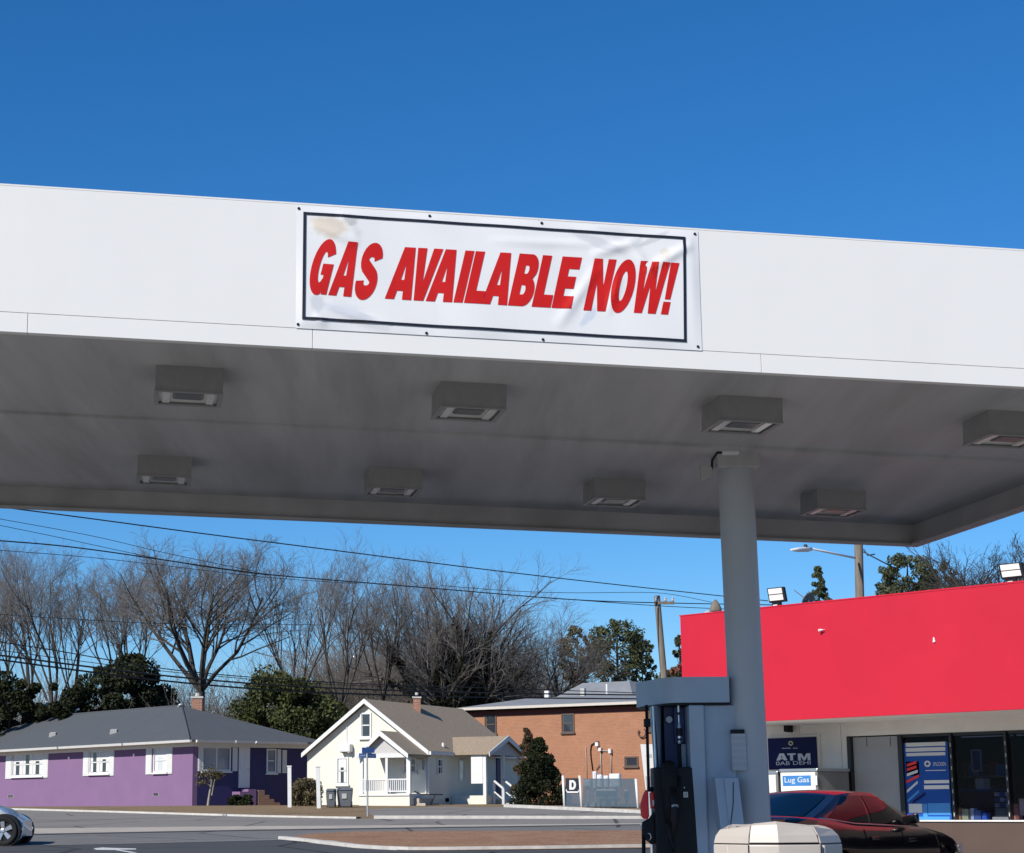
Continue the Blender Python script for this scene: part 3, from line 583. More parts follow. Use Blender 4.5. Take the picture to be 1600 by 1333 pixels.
# lower left poster with blue print
def rectw(wl, mb, px4, off, th=.006):
    x0, x1, y0, y1 = px4; a0, a1, z0, z1 = wl.rect(x0, x1, y0, y1, off); return wl.box(mb, a0, a1, z0, z1, off, off+th)
po = thing('window_poster', 'tall blue promotional poster with stripes and a round emblem in the shop window', 'poster', tuple(WS.p(pa[0]-.3, zsill+.03, -.03)))
m = MB(); rectw(WS, m, (1415,1484,1160,1281), -.04, .003); m.build('sheet', m_blue1, po)
for k, (x0,x1,y0,y1,mm) in enumerate([(1415,1477,1160,1166,m_white),(1415,1477,1168,1174,m_white),(1416,1477,1176,1181,m_white),(1446,1478,1203.2,1204.4,m_white),(1444,1483,1219,1224,m_storew),(1444,1483,1227,1233,m_storew),(1416,1436,1190,1212,m_dark),(1450,1485,1255,1273,m_blue2),(1420,1441,1256,1270,m_white),(1442,1449,1256,1276,m_blue2),(1420,1484,1276,1281,m_blue2)]):
    m = MB(); rectw(WS, m, (x0,x1,y0,y1), -.036+.0005*k, .001); m.build('printed_block', mm, po)
for (x0,y0,x1,y1,mm) in [(1417,1196,1432,1191,m_redpl),(1417,1203,1432,1198,m_redpl),(1417,1211,1434,1205,m_white),(1416,1222,1436,1212,m_redpl),(1417,1237,1434,1222,m_white),(1418,1252,1436,1236,m_blue2),(1426,1254,1446,1240,m_navy)]:
    A = WS.st(x0,y0,-.03); B = WS.st(x1,y1,-.03); m = MB(); h = .022
    m.poly([WS.p(A[0],A[1]-h,-.029), WS.p(B[0],B[1]-h,-.029), WS.p(B[0],B[1]+h,-.029), WS.p(A[0],A[1]+h,-.029)]); m.build('printed_streak', mm, po)
def wtext(wl, txt, x, y, pw, off, mm, parent, bold=.0, name='lettering', ph=None):
    vs, fs = curve_mesh(text=txt, bold=bold); xs = [v[0] for v in vs]; ys = [v[1] for v in vs]
    a0, z_ = wl.st(x-pw/2, y, off); a1, _ = wl.st(x+pw/2, y, off); s_ = (a1-a0)/(max(xs)-min(xs)); cxx = (max(xs)+min(xs))/2; cyy = (max(ys)+min(ys))/2
    sy = abs(s_) if ph is None else abs(wl.st(x,y-ph/2,off)[1]-wl.st(x,y+ph/2,off)[1])/(max(ys)-min(ys))
    m = MB(); m.add([wl.p((a0+a1)/2+(v[0]-cxx)*s_, z_+(v[1]-cyy)*sy, off) for v in vs], fs); return m.build(name, mm, parent)
def wring(wl, x, y, ro, ri, off, mm, parent, name='emblem'):
    a, z = wl.st(x, y, off); k = abs(wl.st(x+10, y, off)[0]-a)/10; kz = abs(wl.st(x, y+10, off)[1]-z)/10; n = 24; m = MB(); vs = []
    for i in range(n):
        q = 2*math.pi*i/n; vs += [wl.p(a+k*ro*math.cos(q), z+kz*ro*math.sin(q), off), wl.p(a+k*ri*math.cos(q), z+kz*ri*math.sin(q), off)]
    m.add(vs, [(2*i, (2*i+2)%(2*n), (2*i+3)%(2*n), 2*i+1) for i in range(n)]); return m.build(name, mm, parent)
wring(WS, 1449, 1193.5, 5, 2.4, -.028, m_white, po)
wtext(WS, 'SPLICKEN', 1468, 1194, 20, -.028, m_white, po, ph=6)
# ATM sign
at = thing('atm_sign', 'navy ATM sign board in a pale frame above the ice freezers', 'sign', tuple(WS.p(sw(1240,1200)[0], sw(1240,1202)[1], .02)))
m = MB(); rectw(WS, m, (1203,1283,1149,1203), .002, .05); m.build('sign_frame', m_storew, at, bevel=.006)
m = MB(); rectw(WS, m, (1202,1277,1152.5,1202), .054, .03); m.build('sign_panel', m_navy, at, bevel=.004)
for ch, xa, xb in (('A',1213,1230),('T',1230.5,1243),('M',1247,1266)):
    gw, loops = glyph(ch); vs, fs = curve_mesh(loops); a0, z0 = WS.st(xa,1188.5,.0855); a1, z1 = WS.st(xb,1177,.0855); m = MB()
    m.add([WS.p(a0+(a1-a0)*v[0]/gw, z0+(z1-z0)*v[1], .0855) for v in vs], fs); m.build('letter', m_white, at)
wtext(WS, '0AB DEHI', 1239.5, 1193, 54, .0855, m_trimw, at, ph=6)
wring(WS, 1235.5, 1161.5, 3.8, 1.8, .0855, mat('pale_gold_print', (.6,.55,.3), .5), at)
wtext(WS, '~~ --', 1234, 1169.5, 24, .0855, m_trimw, at, ph=1.6)
# camera over the sign
ca, cz = sw(1239, 1139)
sc_ = thing('wall_camera', 'small black camera hanging under the red overhang above the ATM sign', 'camera', tuple(WS.p(ca, cz, .2)))
m = MB(); WS.box(m, ca-.05, ca+.01, cz-.06, cz+.07, .06, .2); m.build('camera_body', m_blackp, sc_, bevel=.008)
m = MB(); WS.box(m, ca+.02, ca+.04, cz-.05, HZ, .05, .2); WS.box(m, ca-.05, ca+.04, cz+.071, HZ, .1, .14); m.build('bracket', m_blackp, sc_)
# ice freezers
def freezer(x0, x1, yt, yb, label, script):
    F2 = Wall(WS.O+WS.n*.95, STU); a0, a1, z0, z1 = F2.rect(x0, x1, yt, yb); z0 = .02
    f = thing('ice_freezer', label, 'freezer', tuple(F2.p((a0+a1)/2, 0.02, -.3)), math.atan2(STU.y, STU.x), group='ice freezers under the ATM sign')
    m = MB(); F2.box(m, a0, a1, z0, z1-.05, -.85, -.002); m.build('cabinet', mat('freezer_grey_side', (.2,.2,.2), .5, var=.1), f, bevel=.015)
    m = MB(); F2.box(m, a0-.01, a1+.01, z1-.048, z1, -.87, .012); m.build('lid', m_chrome, f, bevel=.01)
    m = MB(); F2.box(m, a0+.025, a1-.02, z0+.1, z1-.06, 0, .02); m.build('door', m_white, f, bevel=.006)
    return f, F2
f1, F2 = freezer(1221, 1279, 1201, 1320, 'white fronted ice freezer with a blue lettered label, right of the other freezer', 1)
m = MB(); rectw(F2, m, (1223,1267,1212,1228), .021, .002); m.build('blue_label', mat('freezer_blue_print', (.05,.22,.55), .4), f1)
wtext(F2, 'Lug Gas', 1245, 1220, 38, .0245, m_white, f1, ph=11)
m = MB(); rectw(F2, m, (1269,1277,1212,1227), .021, .004); m.build('price_card', m_trimw, f1)
m = MB(); F2.box(m, F2.st(1276,1240)[0]-.02, F2.st(1276,1240)[0], .5, .8, .021, .05); m.build('handle', m_chrome, f1)
f2, F3 = freezer(1176, 1217, 1205, 1320, 'white fronted ice freezer half hidden behind the grey column', 0)
for (y0, y1) in ((1211,1228),(1230,1248)):
    m = MB(); rectw(F3, m, (1202,1211,y0,y1), .021, .004); m.build('price_card', m_trimw, f2)
# goods on the window sill and inside
goods = [(1497,1503,1262,1282,(.25,.12,.06),'brown carton standing left in the shop window'),(1503.5,1513,1264,1281,(.75,.52,.2),'yellow carton in the shop window beside a white one'),(1517,1522,1263,1281,(.7,.68,.62),'narrow white carton in the shop window'),(1523,1533,1266,1281,(.08,.14,.26),'dull blue carton right of the white carton in the shop window'),(1535,1542,1270,1281,(.03,.14,.45),'small bright blue pack in the shop window'),(1555,1576,1263,1276,(.06,.07,.05),'dark green crate standing low in the shop window'),(1551,1577,1276.5,1281,(.6,.45,.28),'flat tan tray under the dark crate in the shop window'),(1584,1592,1256,1278,(.3,.11,.07),'red brown carton behind the rightmost window'),(1593,1601,1248,1274,(.45,.3,.2),'tan cardboard box at the right end of the shop window')]
for i, (x0,x1,y0,y1,c,lb) in enumerate(goods):
    a0, a1, z0, z1 = WS.rect(x0, x1, y0, y1, -.1); z0 = zsill+.027 if y1 > 1277.5 else z0
    t_ = thing('goods_box', lb, 'box', tuple(WS.p((a0+a1)/2, z0, -.15)), math.atan2(STU.y, STU.x)+.1*math.sin(i*3))
    m = MB(); WS.box(m, a0, a1, z0, z1, -.21, -.09); m.build('carton', mat('carton_paint_%d' % i, tuple(min(.95, q*1.7) for q in c), .6, var=.1), t_, bevel=.004)
    m = MB(); WS.box(m, a0+(a1-a0)*.15, a1-(a1-a0)*.15, z0+(z1-z0)*.35, z1-(z1-z0)*.25, -.0895, -.0885); m.build('print_label', mat('carton_label_%d' % i, tuple(min(.8, q*1.7+.06) for q in c), .6, var=.2), t_)
m = MB(); WS.box(m, sR, a_op1-.05, zsill-.06, zsill+.024, -.6, -.165); m.build('display_shelf', m_storeb, st)
# dim shop furniture seen through the glass
for (x0,x1,y0,y1,lb,nm) in [(1500,1540,1205,1262,'dark blue display counter inside the shop','shop_counter'),(1546,1562,1172,1206,'dark framed notice hanging inside the shop window','framed_notice'),(1552,1578,1236,1262,'dark wire rack of small packets inside the shop window','packet_rack')]:
    a0, a1, z0, z1 = WS.rect(x0, x1, y0, y1, -.8)
    t_ = thing(nm, lb, nm.split('_')[1], tuple(WS.p((a0+a1)/2, z0, -.8)))
    if nm == 'packet_rack':
        m = MB(); WS.box(m, a0, a1, .02, z1, -.95, -.9); m.build('back_panel', m_navy, t_)
        for k in range(3):
            for j in range(3):
                m = MB(); aa = a0+(a1-a0)*(j+.1)/3; zz = z0+(z1-z0)*(k+.05)/3; WS.box(m, aa, aa+(a1-a0)*.27, zz, zz+(z1-z0)*.24, -.89, -.82); m.build('packet', m_blue1 if (k+j) % 2 else m_white, t_)
    elif nm == 'framed_notice':
        for (p, q, r, s_) in ((a0,a1,z0,z0+.02),(a0,a1,z1-.02,z1),(a0,a0+.02,z0+.021,z1-.021),(a1-.02,a1,z0+.021,z1-.021)):
            m = MB(); WS.box(m, p, q, r, s_, -.3, -.28); m.build('frame_rail', m_bin, t_)
        m = MB(); WS.box(m, a0+.02, a1-.02, z0+.02, z1-.02, -.31, -.301); m.build('sheet', m_navy, t_)
    else:
        m = MB(); WS.box(m, a0, a1, .02, z0+(z1-z0)*.45, -1.3, -.8); m.build('counter_body', m_navy, t_)
        m = MB(); WS.box(m, a0-.05, a1+.05, z0+(z1-z0)*.45+.001, z0+(z1-z0)*.45+.03, -1.35, -.75); m.build('counter_top', m_blue1, t_)
        m = MB(); WS.box(m, a0+.1, a0+.25, z0+(z1-z0)*.45+.032, z0+(z1-z0)*.45+.2, -1.1, -.9); m.build('till', m_storew, t_, bevel=.01)
a0, a1, z0, z1 = WS.rect(1503, 1562, 1210, 1262, -1.8)
t_ = thing('shelf_unit', 'dark shop shelf stacked with small dim packets seen through the glass', 'shelf', tuple(WS.p((a0+a1)/2, .02, -2)))
for k in range(5):
    zz = .25+k*.36; m = MB(); WS.box(m, a0, a1, zz, zz+.03, -2.1, -1.8); m.build('shelf_board', m_lipin, t_)
    for j in range(7):
        aa = a0+(a1-a0)*(j+.12)/7; h_ = .14+.1*((j*7+k*3)%5)/5; m = MB(); WS.box(m, aa, aa+(a1-a0)*.11, zz+.031, zz+.031+h_, -2.0, -1.83); m.build('packet', (m_blue1, m_redink, m_white, m_storeb, m_blue2)[(j*2+k)%5], t_)
m = MB(); WS.box(m, a0-.02, a1+.02, .02, 2.0, -2.15, -2.11); m.build('back_panel', m_dark, t_)
# nubs left on the band
for (x, y, hgt) in ((1286,985,0),(1460,1000,1)):
    a, z = FS.st(x, y); m = MB()
    if hgt: m.hull8([FS.p(a-.02,z-.03,.001),FS.p(a+.018,z-.035,.001),FS.p(a+.018,z-.035,.02),FS.p(a-.02,z-.03,.02)],[FS.p(a-.002,z+.04,.001),FS.p(a+.012,z+.04,.001),FS.p(a+.012,z+.04,.012),FS.p(a-.002,z+.04,.012)])
    else: m.tube([FS.p(a-.03,z+.005,.0),FS.p(a-.025,z+.004,.05),FS.p(a+.01,z,.055)], .009, 8); m.tube([FS.p(a+.01,z,.03),FS.p(a+.03,z,.07)], .02, 10)
    m.build('sign_bracket', m_trimw, st)
# floodlights on the band
def flood(x0, x1, y0, y1, label):
    xm = (x0+x1)/2; a0, z0 = FS.st(x0, y1, -.2); a1, z1 = FS.st(x1, y0, -.2); a0, a1 = min(a0,a1), max(a0,a1); a, _ = FS.st(xm, y1, -.2)
    f = thing('floodlight', label, 'floodlight', tuple(FS.p(a, zT(a)+.035, -.2)), math.atan2(STU.y, STU.x)+math.pi, group='floodlights on the red fascia')
    lean = .045; zb = zT(a)+.1; hh = z1-zb
    def pt(s, t, d): return FS.p(a0+(a1-a0)*s+(.5-t)*-lean*0-(t-.5)*-.02*2, zb+hh*t, -.2+d-t*-.0)
    def blk(s0,s1,t0,t1,d0,d1,name,mm,bv=0):
        m = MB(); m.hull8([pt(s0,t0,d0),pt(s1,t0,d0),pt(s1,t0,d1),pt(s0,t0,d1)],[pt(s0,t1,d0),pt(s1,t1,d0),pt(s1,t1,d1),pt(s0,t1,d1)]); m.build(name, mm, f, bevel=bv)
    blk(0,1,0,1,-.06,0,'housing',m_blackp,.006)
    blk(.09,.91,.56,.93,.001,.012,'lamp_panel',m_lampglass); blk(.09,.91,.12,.50,.001,.012,'lamp_panel',m_lampglass)
    m = MB(); m.box(-.12,.12,-.03,.03,0,.02); mm_ = MB(); FS.box(mm_, a-.08, a+.08, zT(a)+.036, zT(a)+.098, -.25, -.2); mm_.build('bracket', m_blackp, f); 
    m = MB(); FS.box(m, a-.04, a+.04, zT(a)+.04, zT(a)+.06, -.199, -.17); m.build('bracket_plate', m_trimw, f)
m_lampglass = mat('white_floodlight_glass', (.8,.78,.72), .3, var=.03)
flood(1200.5, 1225, 916.5, 948, 'black twin panel floodlight on the red fascia just right of the column')
flood(1563, 1597, 878, 911, 'black twin panel floodlight on the red fascia at far right')
# roof fittings
def roofp(x, y, back): return FS.st(x, y, -back)
a, z = roofp(1260, 937, 2.0)
sdh = thing('satellite_dish', 'dark grey dish tilted on the shop roof right of the first floodlight', 'satellite dish', tuple(FS.p(a, zT(a)-.2, -2)))
m = MB(Matrix.Translation(FS.p(a, z, -2)) @ Matrix.Rotation(math.radians(125), 4, 'X') @ Matrix.Rotation(.6, 4, 'Y')); m.lathe([(.02,-.03),(.07,-.02),(.12,.01),(.145,.04),(.14,.045),(.11,.02),(.02,-.02)], 20); m.build('reflector', m_bin, sdh, smooth=True)
m = MB(); m.tube([FS.p(a,zT(a)-.2,-2), FS.p(a,z,-2.05)], .02, 8); m.build('mast', m_galv, sdh)
m = MB(); m.tube([FS.p(a,z,-2), FS.p(a+.1,z+.16,-1.8)], .008, 6); m.build('feed_arm', m_galv, sdh)
for (x, y, r, h, lb) in ((1118, 943, .10, .22, 'brown conical vent cap on the shop roof left of the column'), (1106, 955, .09, .08, 'low dark mushroom vent on the shop roof near its left end')):
    a, z = roofp(x, y+2, 1.0); p = FS.p(a, zT(a)-.2, -1.0); t_ = thing('roof_vent', lb, 'roof vent', tuple(p))
    m = MB(); m.lathe([(r*.55,p.z),(r*.55,z-h*.5)], 14, p.x, p.y); m.build('pipe', m_galv, t_, smooth=40)
    m = MB(); m.lathe([(r,z-h*.5),(r*1.05,z-h*.3),(r*.5,z+h*.2),(.02,z+h*.4)], 16, p.x, p.y); m.build('cap', m_pole if h > .1 else m_lipin, t_, smooth=40)
# ================================================================== fuel pump
PYF = 16.85
def pp_(x, y, Y=PYF): return atY(x, y, Y)
pc = pp_(1068, 1259); pm = thing('fuel_pump', 'blue grey fuel pump with a curved bonnet and black hose side beside the column', 'fuel pump', (pc.x, PYF+.3, .14))
MB().box(pp_(990,1300).x, 3.6, PYF-.35, PYF+1.3, .002, .14).build('island_kerb', m_conc, pm, bevel=.02)
X = lambda x, Y=PYF: pp_(x, 1200, Y).x
Z = lambda y, Y=PYF: pp_(1068, y, Y).z
def prism(poly, z0, z1):
    m = MB(); return m.slab([(x, y, z0) for x, y in poly], (0,0,z1-z0))
cv = [(X(1139),PYF-.03),(X(1100),PYF-.03),(X(1068),PYF-.022),(X(1052),PYF+.02),(X(1036),PYF+.12),(X(1020),PYF+.30),(X(998,PYF+.62),),]
cv = [(X(1143),PYF-.03),(X(1100),PYF-.03),(X(1085),PYF-.029),(X(1075),PYF-.025),(X(1066),PYF-.017),(X(1058),PYF-.003),(X(1050,16.87),PYF+.03),(X(1044,16.95),PYF+.075),(X(1038,17.0),PYF+.135),(X(1031,17.1),PYF+.22),(X(1024,17.2),PYF+.32),(X(1017,17.3),PYF+.43),(X(1010,17.4),PYF+.55),(X(1003.5,17.5),PYF+.66),(X(997.5,17.6),PYF+.77)]
back = [(X(997.5,17.6)+.02,PYF+.85),(X(1143)+.02,PYF+.85)]
zb_, zt_ = Z(1098), Z(1058)
pr = prism(cv+back, zb_, zt_); pr.build('bonnet', m_pump, pm, smooth=25)
prism([(x+.0, y+.02) for x, y in cv[:-1]]+[(cv[-1][0]+.02, cv[-1][1])]+[(back[0][0]+.02, back[0][1]-.02), (back[1][0]-.03, back[1][1]-.02)], zb_-.018, zb_-.001).build('bonnet_underside', m_blackp, pm)
# right cheek: two vertical panels
m = MB(); m.box(X(1079), X(1103), PYF-.01, PYF+.6, .142, zb_-.02); m.build('front_pillar', m_pump, pm, bevel=.012)
m = MB(); m.box(X(1103)+.002, X(1152), PYF+.035, PYF+.6, .142, zb_-.02); m.build('side_panel', m_pump, pm, bevel=.008)
m = MB(); m.hull8([(X(1026),PYF+.03,.142),(X(1031),PYF+.0,.142),(X(1042,PYF+.5),PYF+.5,.142),(X(1032,PYF+.55),PYF+.55,.142)],[(X(1019,17.0),PYF+.12,zb_-.02),(X(1026),PYF+.05,zb_-.02),(X(1036,PYF+.5),PYF+.5,zb_-.02),(X(1024,PYF+.55),PYF+.55,zb_-.02)]); m.build('left_pillar', m_pump, pm, bevel=.006)
m = MB(); m.tube([(X(1029),PYF-.002,.15),(X(1023.5),PYF+.04,zb_-.03)], .006, 6); m.build('edge_strip', m_chrome, pm)
m = MB(); m.hull8([(X(1031),PYF+.02,Z(1200)),(X(1040),PYF+.30,Z(1200)),(X(1040),PYF+.4,Z(1200)),(X(1031),PYF+.4,Z(1200))],[(X(1026),PYF+.06,zb_-.02),(X(1042),PYF+.30,zb_-.02),(X(1042),PYF+.4,zb_-.02),(X(1026),PYF+.4,zb_-.02)]); m.build('recess_cheek', m_pump, pm)
m = MB(); m.box(X(1036,PYF+.5), X(1080), PYF+.33, PYF+.5, .142, zb_-.02); m.build('recess_back', m_pumpd, pm)
m = MB(); m.box(X(1062), X(1078.5), PYF+.26, PYF+.328, Z(1160), Z(1102)); m.build('control_panel', m_pumpd, pm, bevel=.01)
m = MB(); m.box(X(1070), X(1078.5), PYF+.2, PYF+.328, Z(1199), Z(1161)); m.build('lower_control_panel', m_pump, pm, bevel=.01)
# black nozzle face
m = MB(); m.hull8([(X(1022),PYF-.01,.142),(X(1090),PYF-.02,.142),(X(1090),PYF+.3,.142),(X(1022),PYF+.3,.142)],[(X(1022),PYF+.01,Z(1199)),(X(1082),PYF-.012,Z(1199)),(X(1082),PYF+.3,Z(1199)),(X(1022),PYF+.3,Z(1199))]); m.build('nozzle_panel', m_blackp, pm, bevel=.01)
m = MB(); xc = X(1044.5); 
m.tube([(xc,PYF-.02,Z(1285)),(xc,PYF-.05,Z(1260)),(xc,PYF-.055,Z(1222)),(xc,PYF-.04,Z(1202)),(xc,PYF-.01,Z(1193))], [.05,.055,.068,.067,.05], 14); nz_ = m.build('nozzle_boot', m_rubber, pm, smooth=True)
m = MB(); m.tube([(X(1047),PYF-.12,Z(1232)),(X(1049),PYF-.16,Z(1258)),(X(1047),PYF-.14,Z(1285)),(X(1041),PYF-.12,Z(1318))], [.022,.03,.03,.014], 10); nn = m.build('nozzle', m_blackp, pm, smooth=True)
m = MB(); m.tube([(X(1049),PYF-.165,Z(1259)),(X(1049),PYF-.172,Z(1262))], [.032,.032], 10); m.build('nozzle_collar', m_chrome, nn)
m = MB(); m.tube([(X(1043),PYF-.15,Z(1284)),(X(1038),PYF-.18,Z(1298)),(X(1043),PYF-.17,Z(1322)),(X(1046),PYF-.12,Z(1330))], .009, 8); m.build('trigger_guard', m_blackp, nn, smooth=True)
m = MB(); m.tube([(X(1046),PYF-.1,Z(1290)),(X(1042),PYF-.1,Z(1335)),(X(1047),PYF-.09,Z(1400)),(X(1060),PYF-.08,Z(1420)),(X(1070),PYF-.07,Z(1380))], .017, 8); m.build('lower_hose', m_rubber, pm, smooth=True)
m = MB(); m.box(X(1066), X(1073), PYF-.024, PYF-.018, Z(1246), Z(1237.5)); m.build('sticker', m_white, pm)
m = MB(); m.box(X(1067.2), X(1071.8), PYF-.0252, PYF-.0245, Z(1244), Z(1239)); m.build('sticker_print', m_lipin, pm)
m = MB(); m.box(X(1067.2), X(1068.4), PYF-.022, PYF-.016, Z(1231.5), Z(1230)); m.build('lock', m_chrome, pm)
# hanging hose with breakaway in the recess
xh = X(1066); hy = PYF+.12
m = MB(); m.tube([(xh,hy,zb_-.019),(xh,hy,Z(1112))], .012, 10); m.tube([(xh,hy,Z(1116)),(xh,hy,Z(1131))], .009, 10); m.tube([(xh,hy,Z(1128)),(xh,hy,Z(1137))], [.01,.02], 10); m.build('breakaway_fitting', m_chrome, pm, smooth=40)
m = MB(); m.tube([(xh,hy,Z(1137)),(xh,hy,Z(1149))], .029, 12); m.tube([(xh,hy,Z(1112)),(xh,hy,Z(1116))], .014, 10); m.build('coupling', m_blackp, pm, smooth=40)
m = MB(); m.tube([(xh,hy,Z(1149.5)),(xh,hy,Z(1153))], .02, 10); m.tube([(xh,hy,Z(1156)),(xh,hy,Z(1161))], .016, 10); m.build('hose_clamp', m_chrome, pm, smooth=40)
m = MB(); m.tube([(xh,hy,Z(1153)),(xh,hy,Z(1156)),(xh,hy,Z(1161)),(X(1065.5),hy,Z(1180)),(X(1065),PYF+.06,Z(1200)),(X(1058),PYF-.06,Z(1230)),(X(1052),PYF-.1,Z(1240))], .016, 10); m.build('hose', m_rubber, pm, smooth=True)
m = MB(Matrix.Translation((X(1054.5), PYF+.31, Z(1122))) @ Matrix.Rotation(math.radians(90), 4, 'X')); m.lathe([(.036,-.02),(.036,.02),(.028,.03)], 16); m.build('round_gauge', m_galv, pm, smooth=40)
# second side: thin hose rod, red nozzle cover and black nozzle at the left
xl = X(1012.8, 17.0); ly = 17.0
m = MB(); m.tube([(xl,ly,zb_-.01),(xl,ly,Z(1236,ly))], .0135, 8); m.build('hose_rod', m_rubber, pm, smooth=True)
m = MB(); m.box(X(1008,ly), X(1018,ly), ly-.03, ly+.03, Z(1136,ly), Z(1123,ly)); m.build('hose_block', m_blackp, pm, bevel=.008)
m = MB(); m.box(X(1010.5,ly), X(1019,ly), ly-.03, ly+.03, Z(1237,ly), Z(1229.5,ly)); m.build('swivel', m_blackp, pm, bevel=.006)
def fl(px, d0, d1, Y=16.9): return [V((X(x,Y), Y+d0, Z(y,Y))) for x, y in px], V((0, d1-d0, 0))
P_, o_ = fl([(1009.5,1233),(1012,1236),(1012.5,1275),(1010,1280),(1004,1279),(1000.5,1275),(999.5,1257),(1004,1243),(1007.5,1236)], 0, .07)
m = MB(); m.slab(P_, o_); rc = m.build('red_nozzle_cover', m_redpl, pm, bevel=.012)
P_, o_ = fl([(1015,1238),(1022,1238),(1021.5,1262),(1016,1264)], .02, .08); m = MB(); m.slab(P_, o_); m.build('red_nozzle_cover', m_redpl, pm, bevel=.008)
P_, o_ = fl([(1018,1250),(1021,1250),(1020.5,1259),(1018.3,1259)], .012, .018); m = MB(); m.slab(P_, o_); m.build('cover_label', m_white, pm)
P_, o_ = fl([(1002,1284.5),(1014,1278),(1022,1265),(1023,1316),(1016,1320),(1007,1312),(1001,1300)], .02, .09); m = MB(); m.slab(P_, o_); m.build('left_nozzle', m_blackp, pm, bevel=.012)
m = MB(); Y_=16.93; m.tube([(X(1009,Y_),Y_-.02,Z(1302,Y_)),(X(1012,Y_),Y_-.03,Z(1302,Y_)),(X(1014,Y_),Y_-.03,Z(1308,Y_)),(X(1010,Y_),Y_-.02,Z(1315,Y_))], .006, 6); m.build('trigger', m_chrome, pm, smooth=True)
m = MB(); m.tube([(X(1004,Y_),Y_+.05,Z(1300,Y_)),(X(1003,Y_),Y_+.05,Z(1340,Y_)),(X(1006,Y_),Y_+.05,Z(1390,Y_)),(X(1020,Y_),Y_+.05,Z(1400,Y_))], .017, 8); m.build('left_lower_hose', m_rubber, pm, smooth=True)
# white leaning sign board behind the pump
SGY = 34.0; sg = atY(1010, 1200, SGY); 
wb = thing('white_sign_board', 'tall white tapered sign panel with small grey emblem behind the pump', 'sign', (sg.x+.05, SGY+.1, zt(SGY)))
def at19(x, y, dy=0): return atY(x, y, SGY+dy)
f_ = [at19(1001,1163), at19(1026,1163), at19(1026,1275), at19(1014,1275)]
m = MB(); m.slab(f_, (0,.06,0)); m.build('panel', m_white, wb, bevel=.006)
f_ = [at19(1008.5,1213,-.004), at19(1026,1213,-.004), at19(1026,1274,-.004), at19(1013.8,1274,-.004)]
m = MB(); m.slab(f_, (0,.002,0)); m.build('lower_shade', mat('grey_panel_shade', (.42,.45,.5), .6), wb)  # grey sheet painting the shade over the panel's lower part
m = MB(); m.slab([at19(x,y,-.004) for x, y in ((1009,1180),(1012,1178),(1018,1178.5),(1019,1184),(1015,1183),(1014,1187),(1011,1187))], (0,.002,0)); m.build('emblem', m_lipin, wb)
m = MB(); q = at19(1018, 1275); m.box(q.x-.03, q.x+.12, SGY+.005, SGY+.055, zt(SGY)-.1, q.z-.002); m.build('post', m_galv, wb)
# ================================================================== bin
BY = 12.0; bcx = (atY(1113,1333,BY).x+atY(1317,1333,BY).x)/2
bn = thing('litter_bin', 'large beige plastic litter bin with a domed panelled top in front of the column', 'litter bin', (bcx, BY+.35, 0))
def bx(x): return atY(x, 1310, BY).x
ztop = atY(1215,1285,BY).z
def ring(k, z): # plan hexagon ring, k = outward scale
    P = [(bx(1117),.30),(bx(1170),.04),(bx(1216),-.03),(bx(1280),.03),(bx(1312),.30),(bx(1300),.62),(bx(1130),.62)]
    P = [(x*(BY+y)/BY, y) for x, y in P]
    return [V((bcx+(x-bcx)*k, BY+.3+(y-.3)*k, z)) for x, y in P]
def loft(rings, cap=True):
    m = MB(); n = len(rings[0]); vs = [p for r in rings for p in r]; fs = []
    for i in range(len(rings)-1):
        for j in range(n): fs.append((i*n+j, i*n+(j+1)%n, (i+1)*n+(j+1)%n, (i+1)*n+j))
    if cap: fs += [tuple(range(n))[::-1], tuple(range((len(rings)-1)*n, len(rings)*n))]
    m.add(vs, fs); return m
zs = atY(1215,1318.5,BY).z
loft([ring(1.06,.01), ring(1.05,.3), ring(1.03,zs-.006)]).build('body', m_beige, bn, bevel=.008, smooth=12)
yy = {0:1299,1:1288.5,2:1285,3:1291,4:1299,5:1291,6:1289}
loft([ring(1.0,zs-.02), ring(.97,zs+.05), [V((bcx+(p.x-bcx)*.80, BY+.3+(p.y-BY-.3)*.80, atY(1215,yy[i],BY).z-.012)) for i, p in enumerate(ring(1, 0))]]).build('inner_drum', m_blackp, bn)
RT = [ring(1.02, zs+.002), ring(.985, zs+.045), [V((bcx+(p.x-bcx)*.90, BY+.3+(p.y-BY-.3)*.90, .5*(zs+.09)+.5*atY(1215,yy[i],BY).z)) for i, p in enumerate(ring(1, 0))], [V((bcx+(p.x-bcx)*.80, BY+.3+(p.y-BY-.3)*.80, atY(1215,yy[i],BY).z)) for i, p in enumerate(ring(1, 0))]]
def binpanel(name, idx, gl, gr, lift=0, mm=None):
    m = MB(); cols = []
    for j, k in enumerate(idx):
        col_ = []
        for r in RT:
            p = r[k].copy(); p.z += lift
            if j == 0: q = r[idx[1]]; p = p+(q-p).normalized()*gl
            if j == len(idx)-1: q = r[idx[-2]]; p = p+(q-p).normalized()*gr
            col_.append(p)
        cols.append(col_)
    n = len(RT); vs = [p for c in cols for p in c]; fs = [(j*n+i, (j+1)*n+i, (j+1)*n+i+1, j*n+i+1) for j in range(len(idx)-1) for i in range(n-1)]
    m.add(vs, fs); o = m.build(name, m_beige, bn); md = o.modifiers.new('thickness', 'SOLIDIFY'); md.thickness = .012; md.offset = -1; return o
binpanel('flap', [1,2,3], .006, .012, lift=.006)
binpanel('cover_panel', [3,4,5], .006, .002); binpanel('cover_panel', [5,6,0,1], .002, .004)
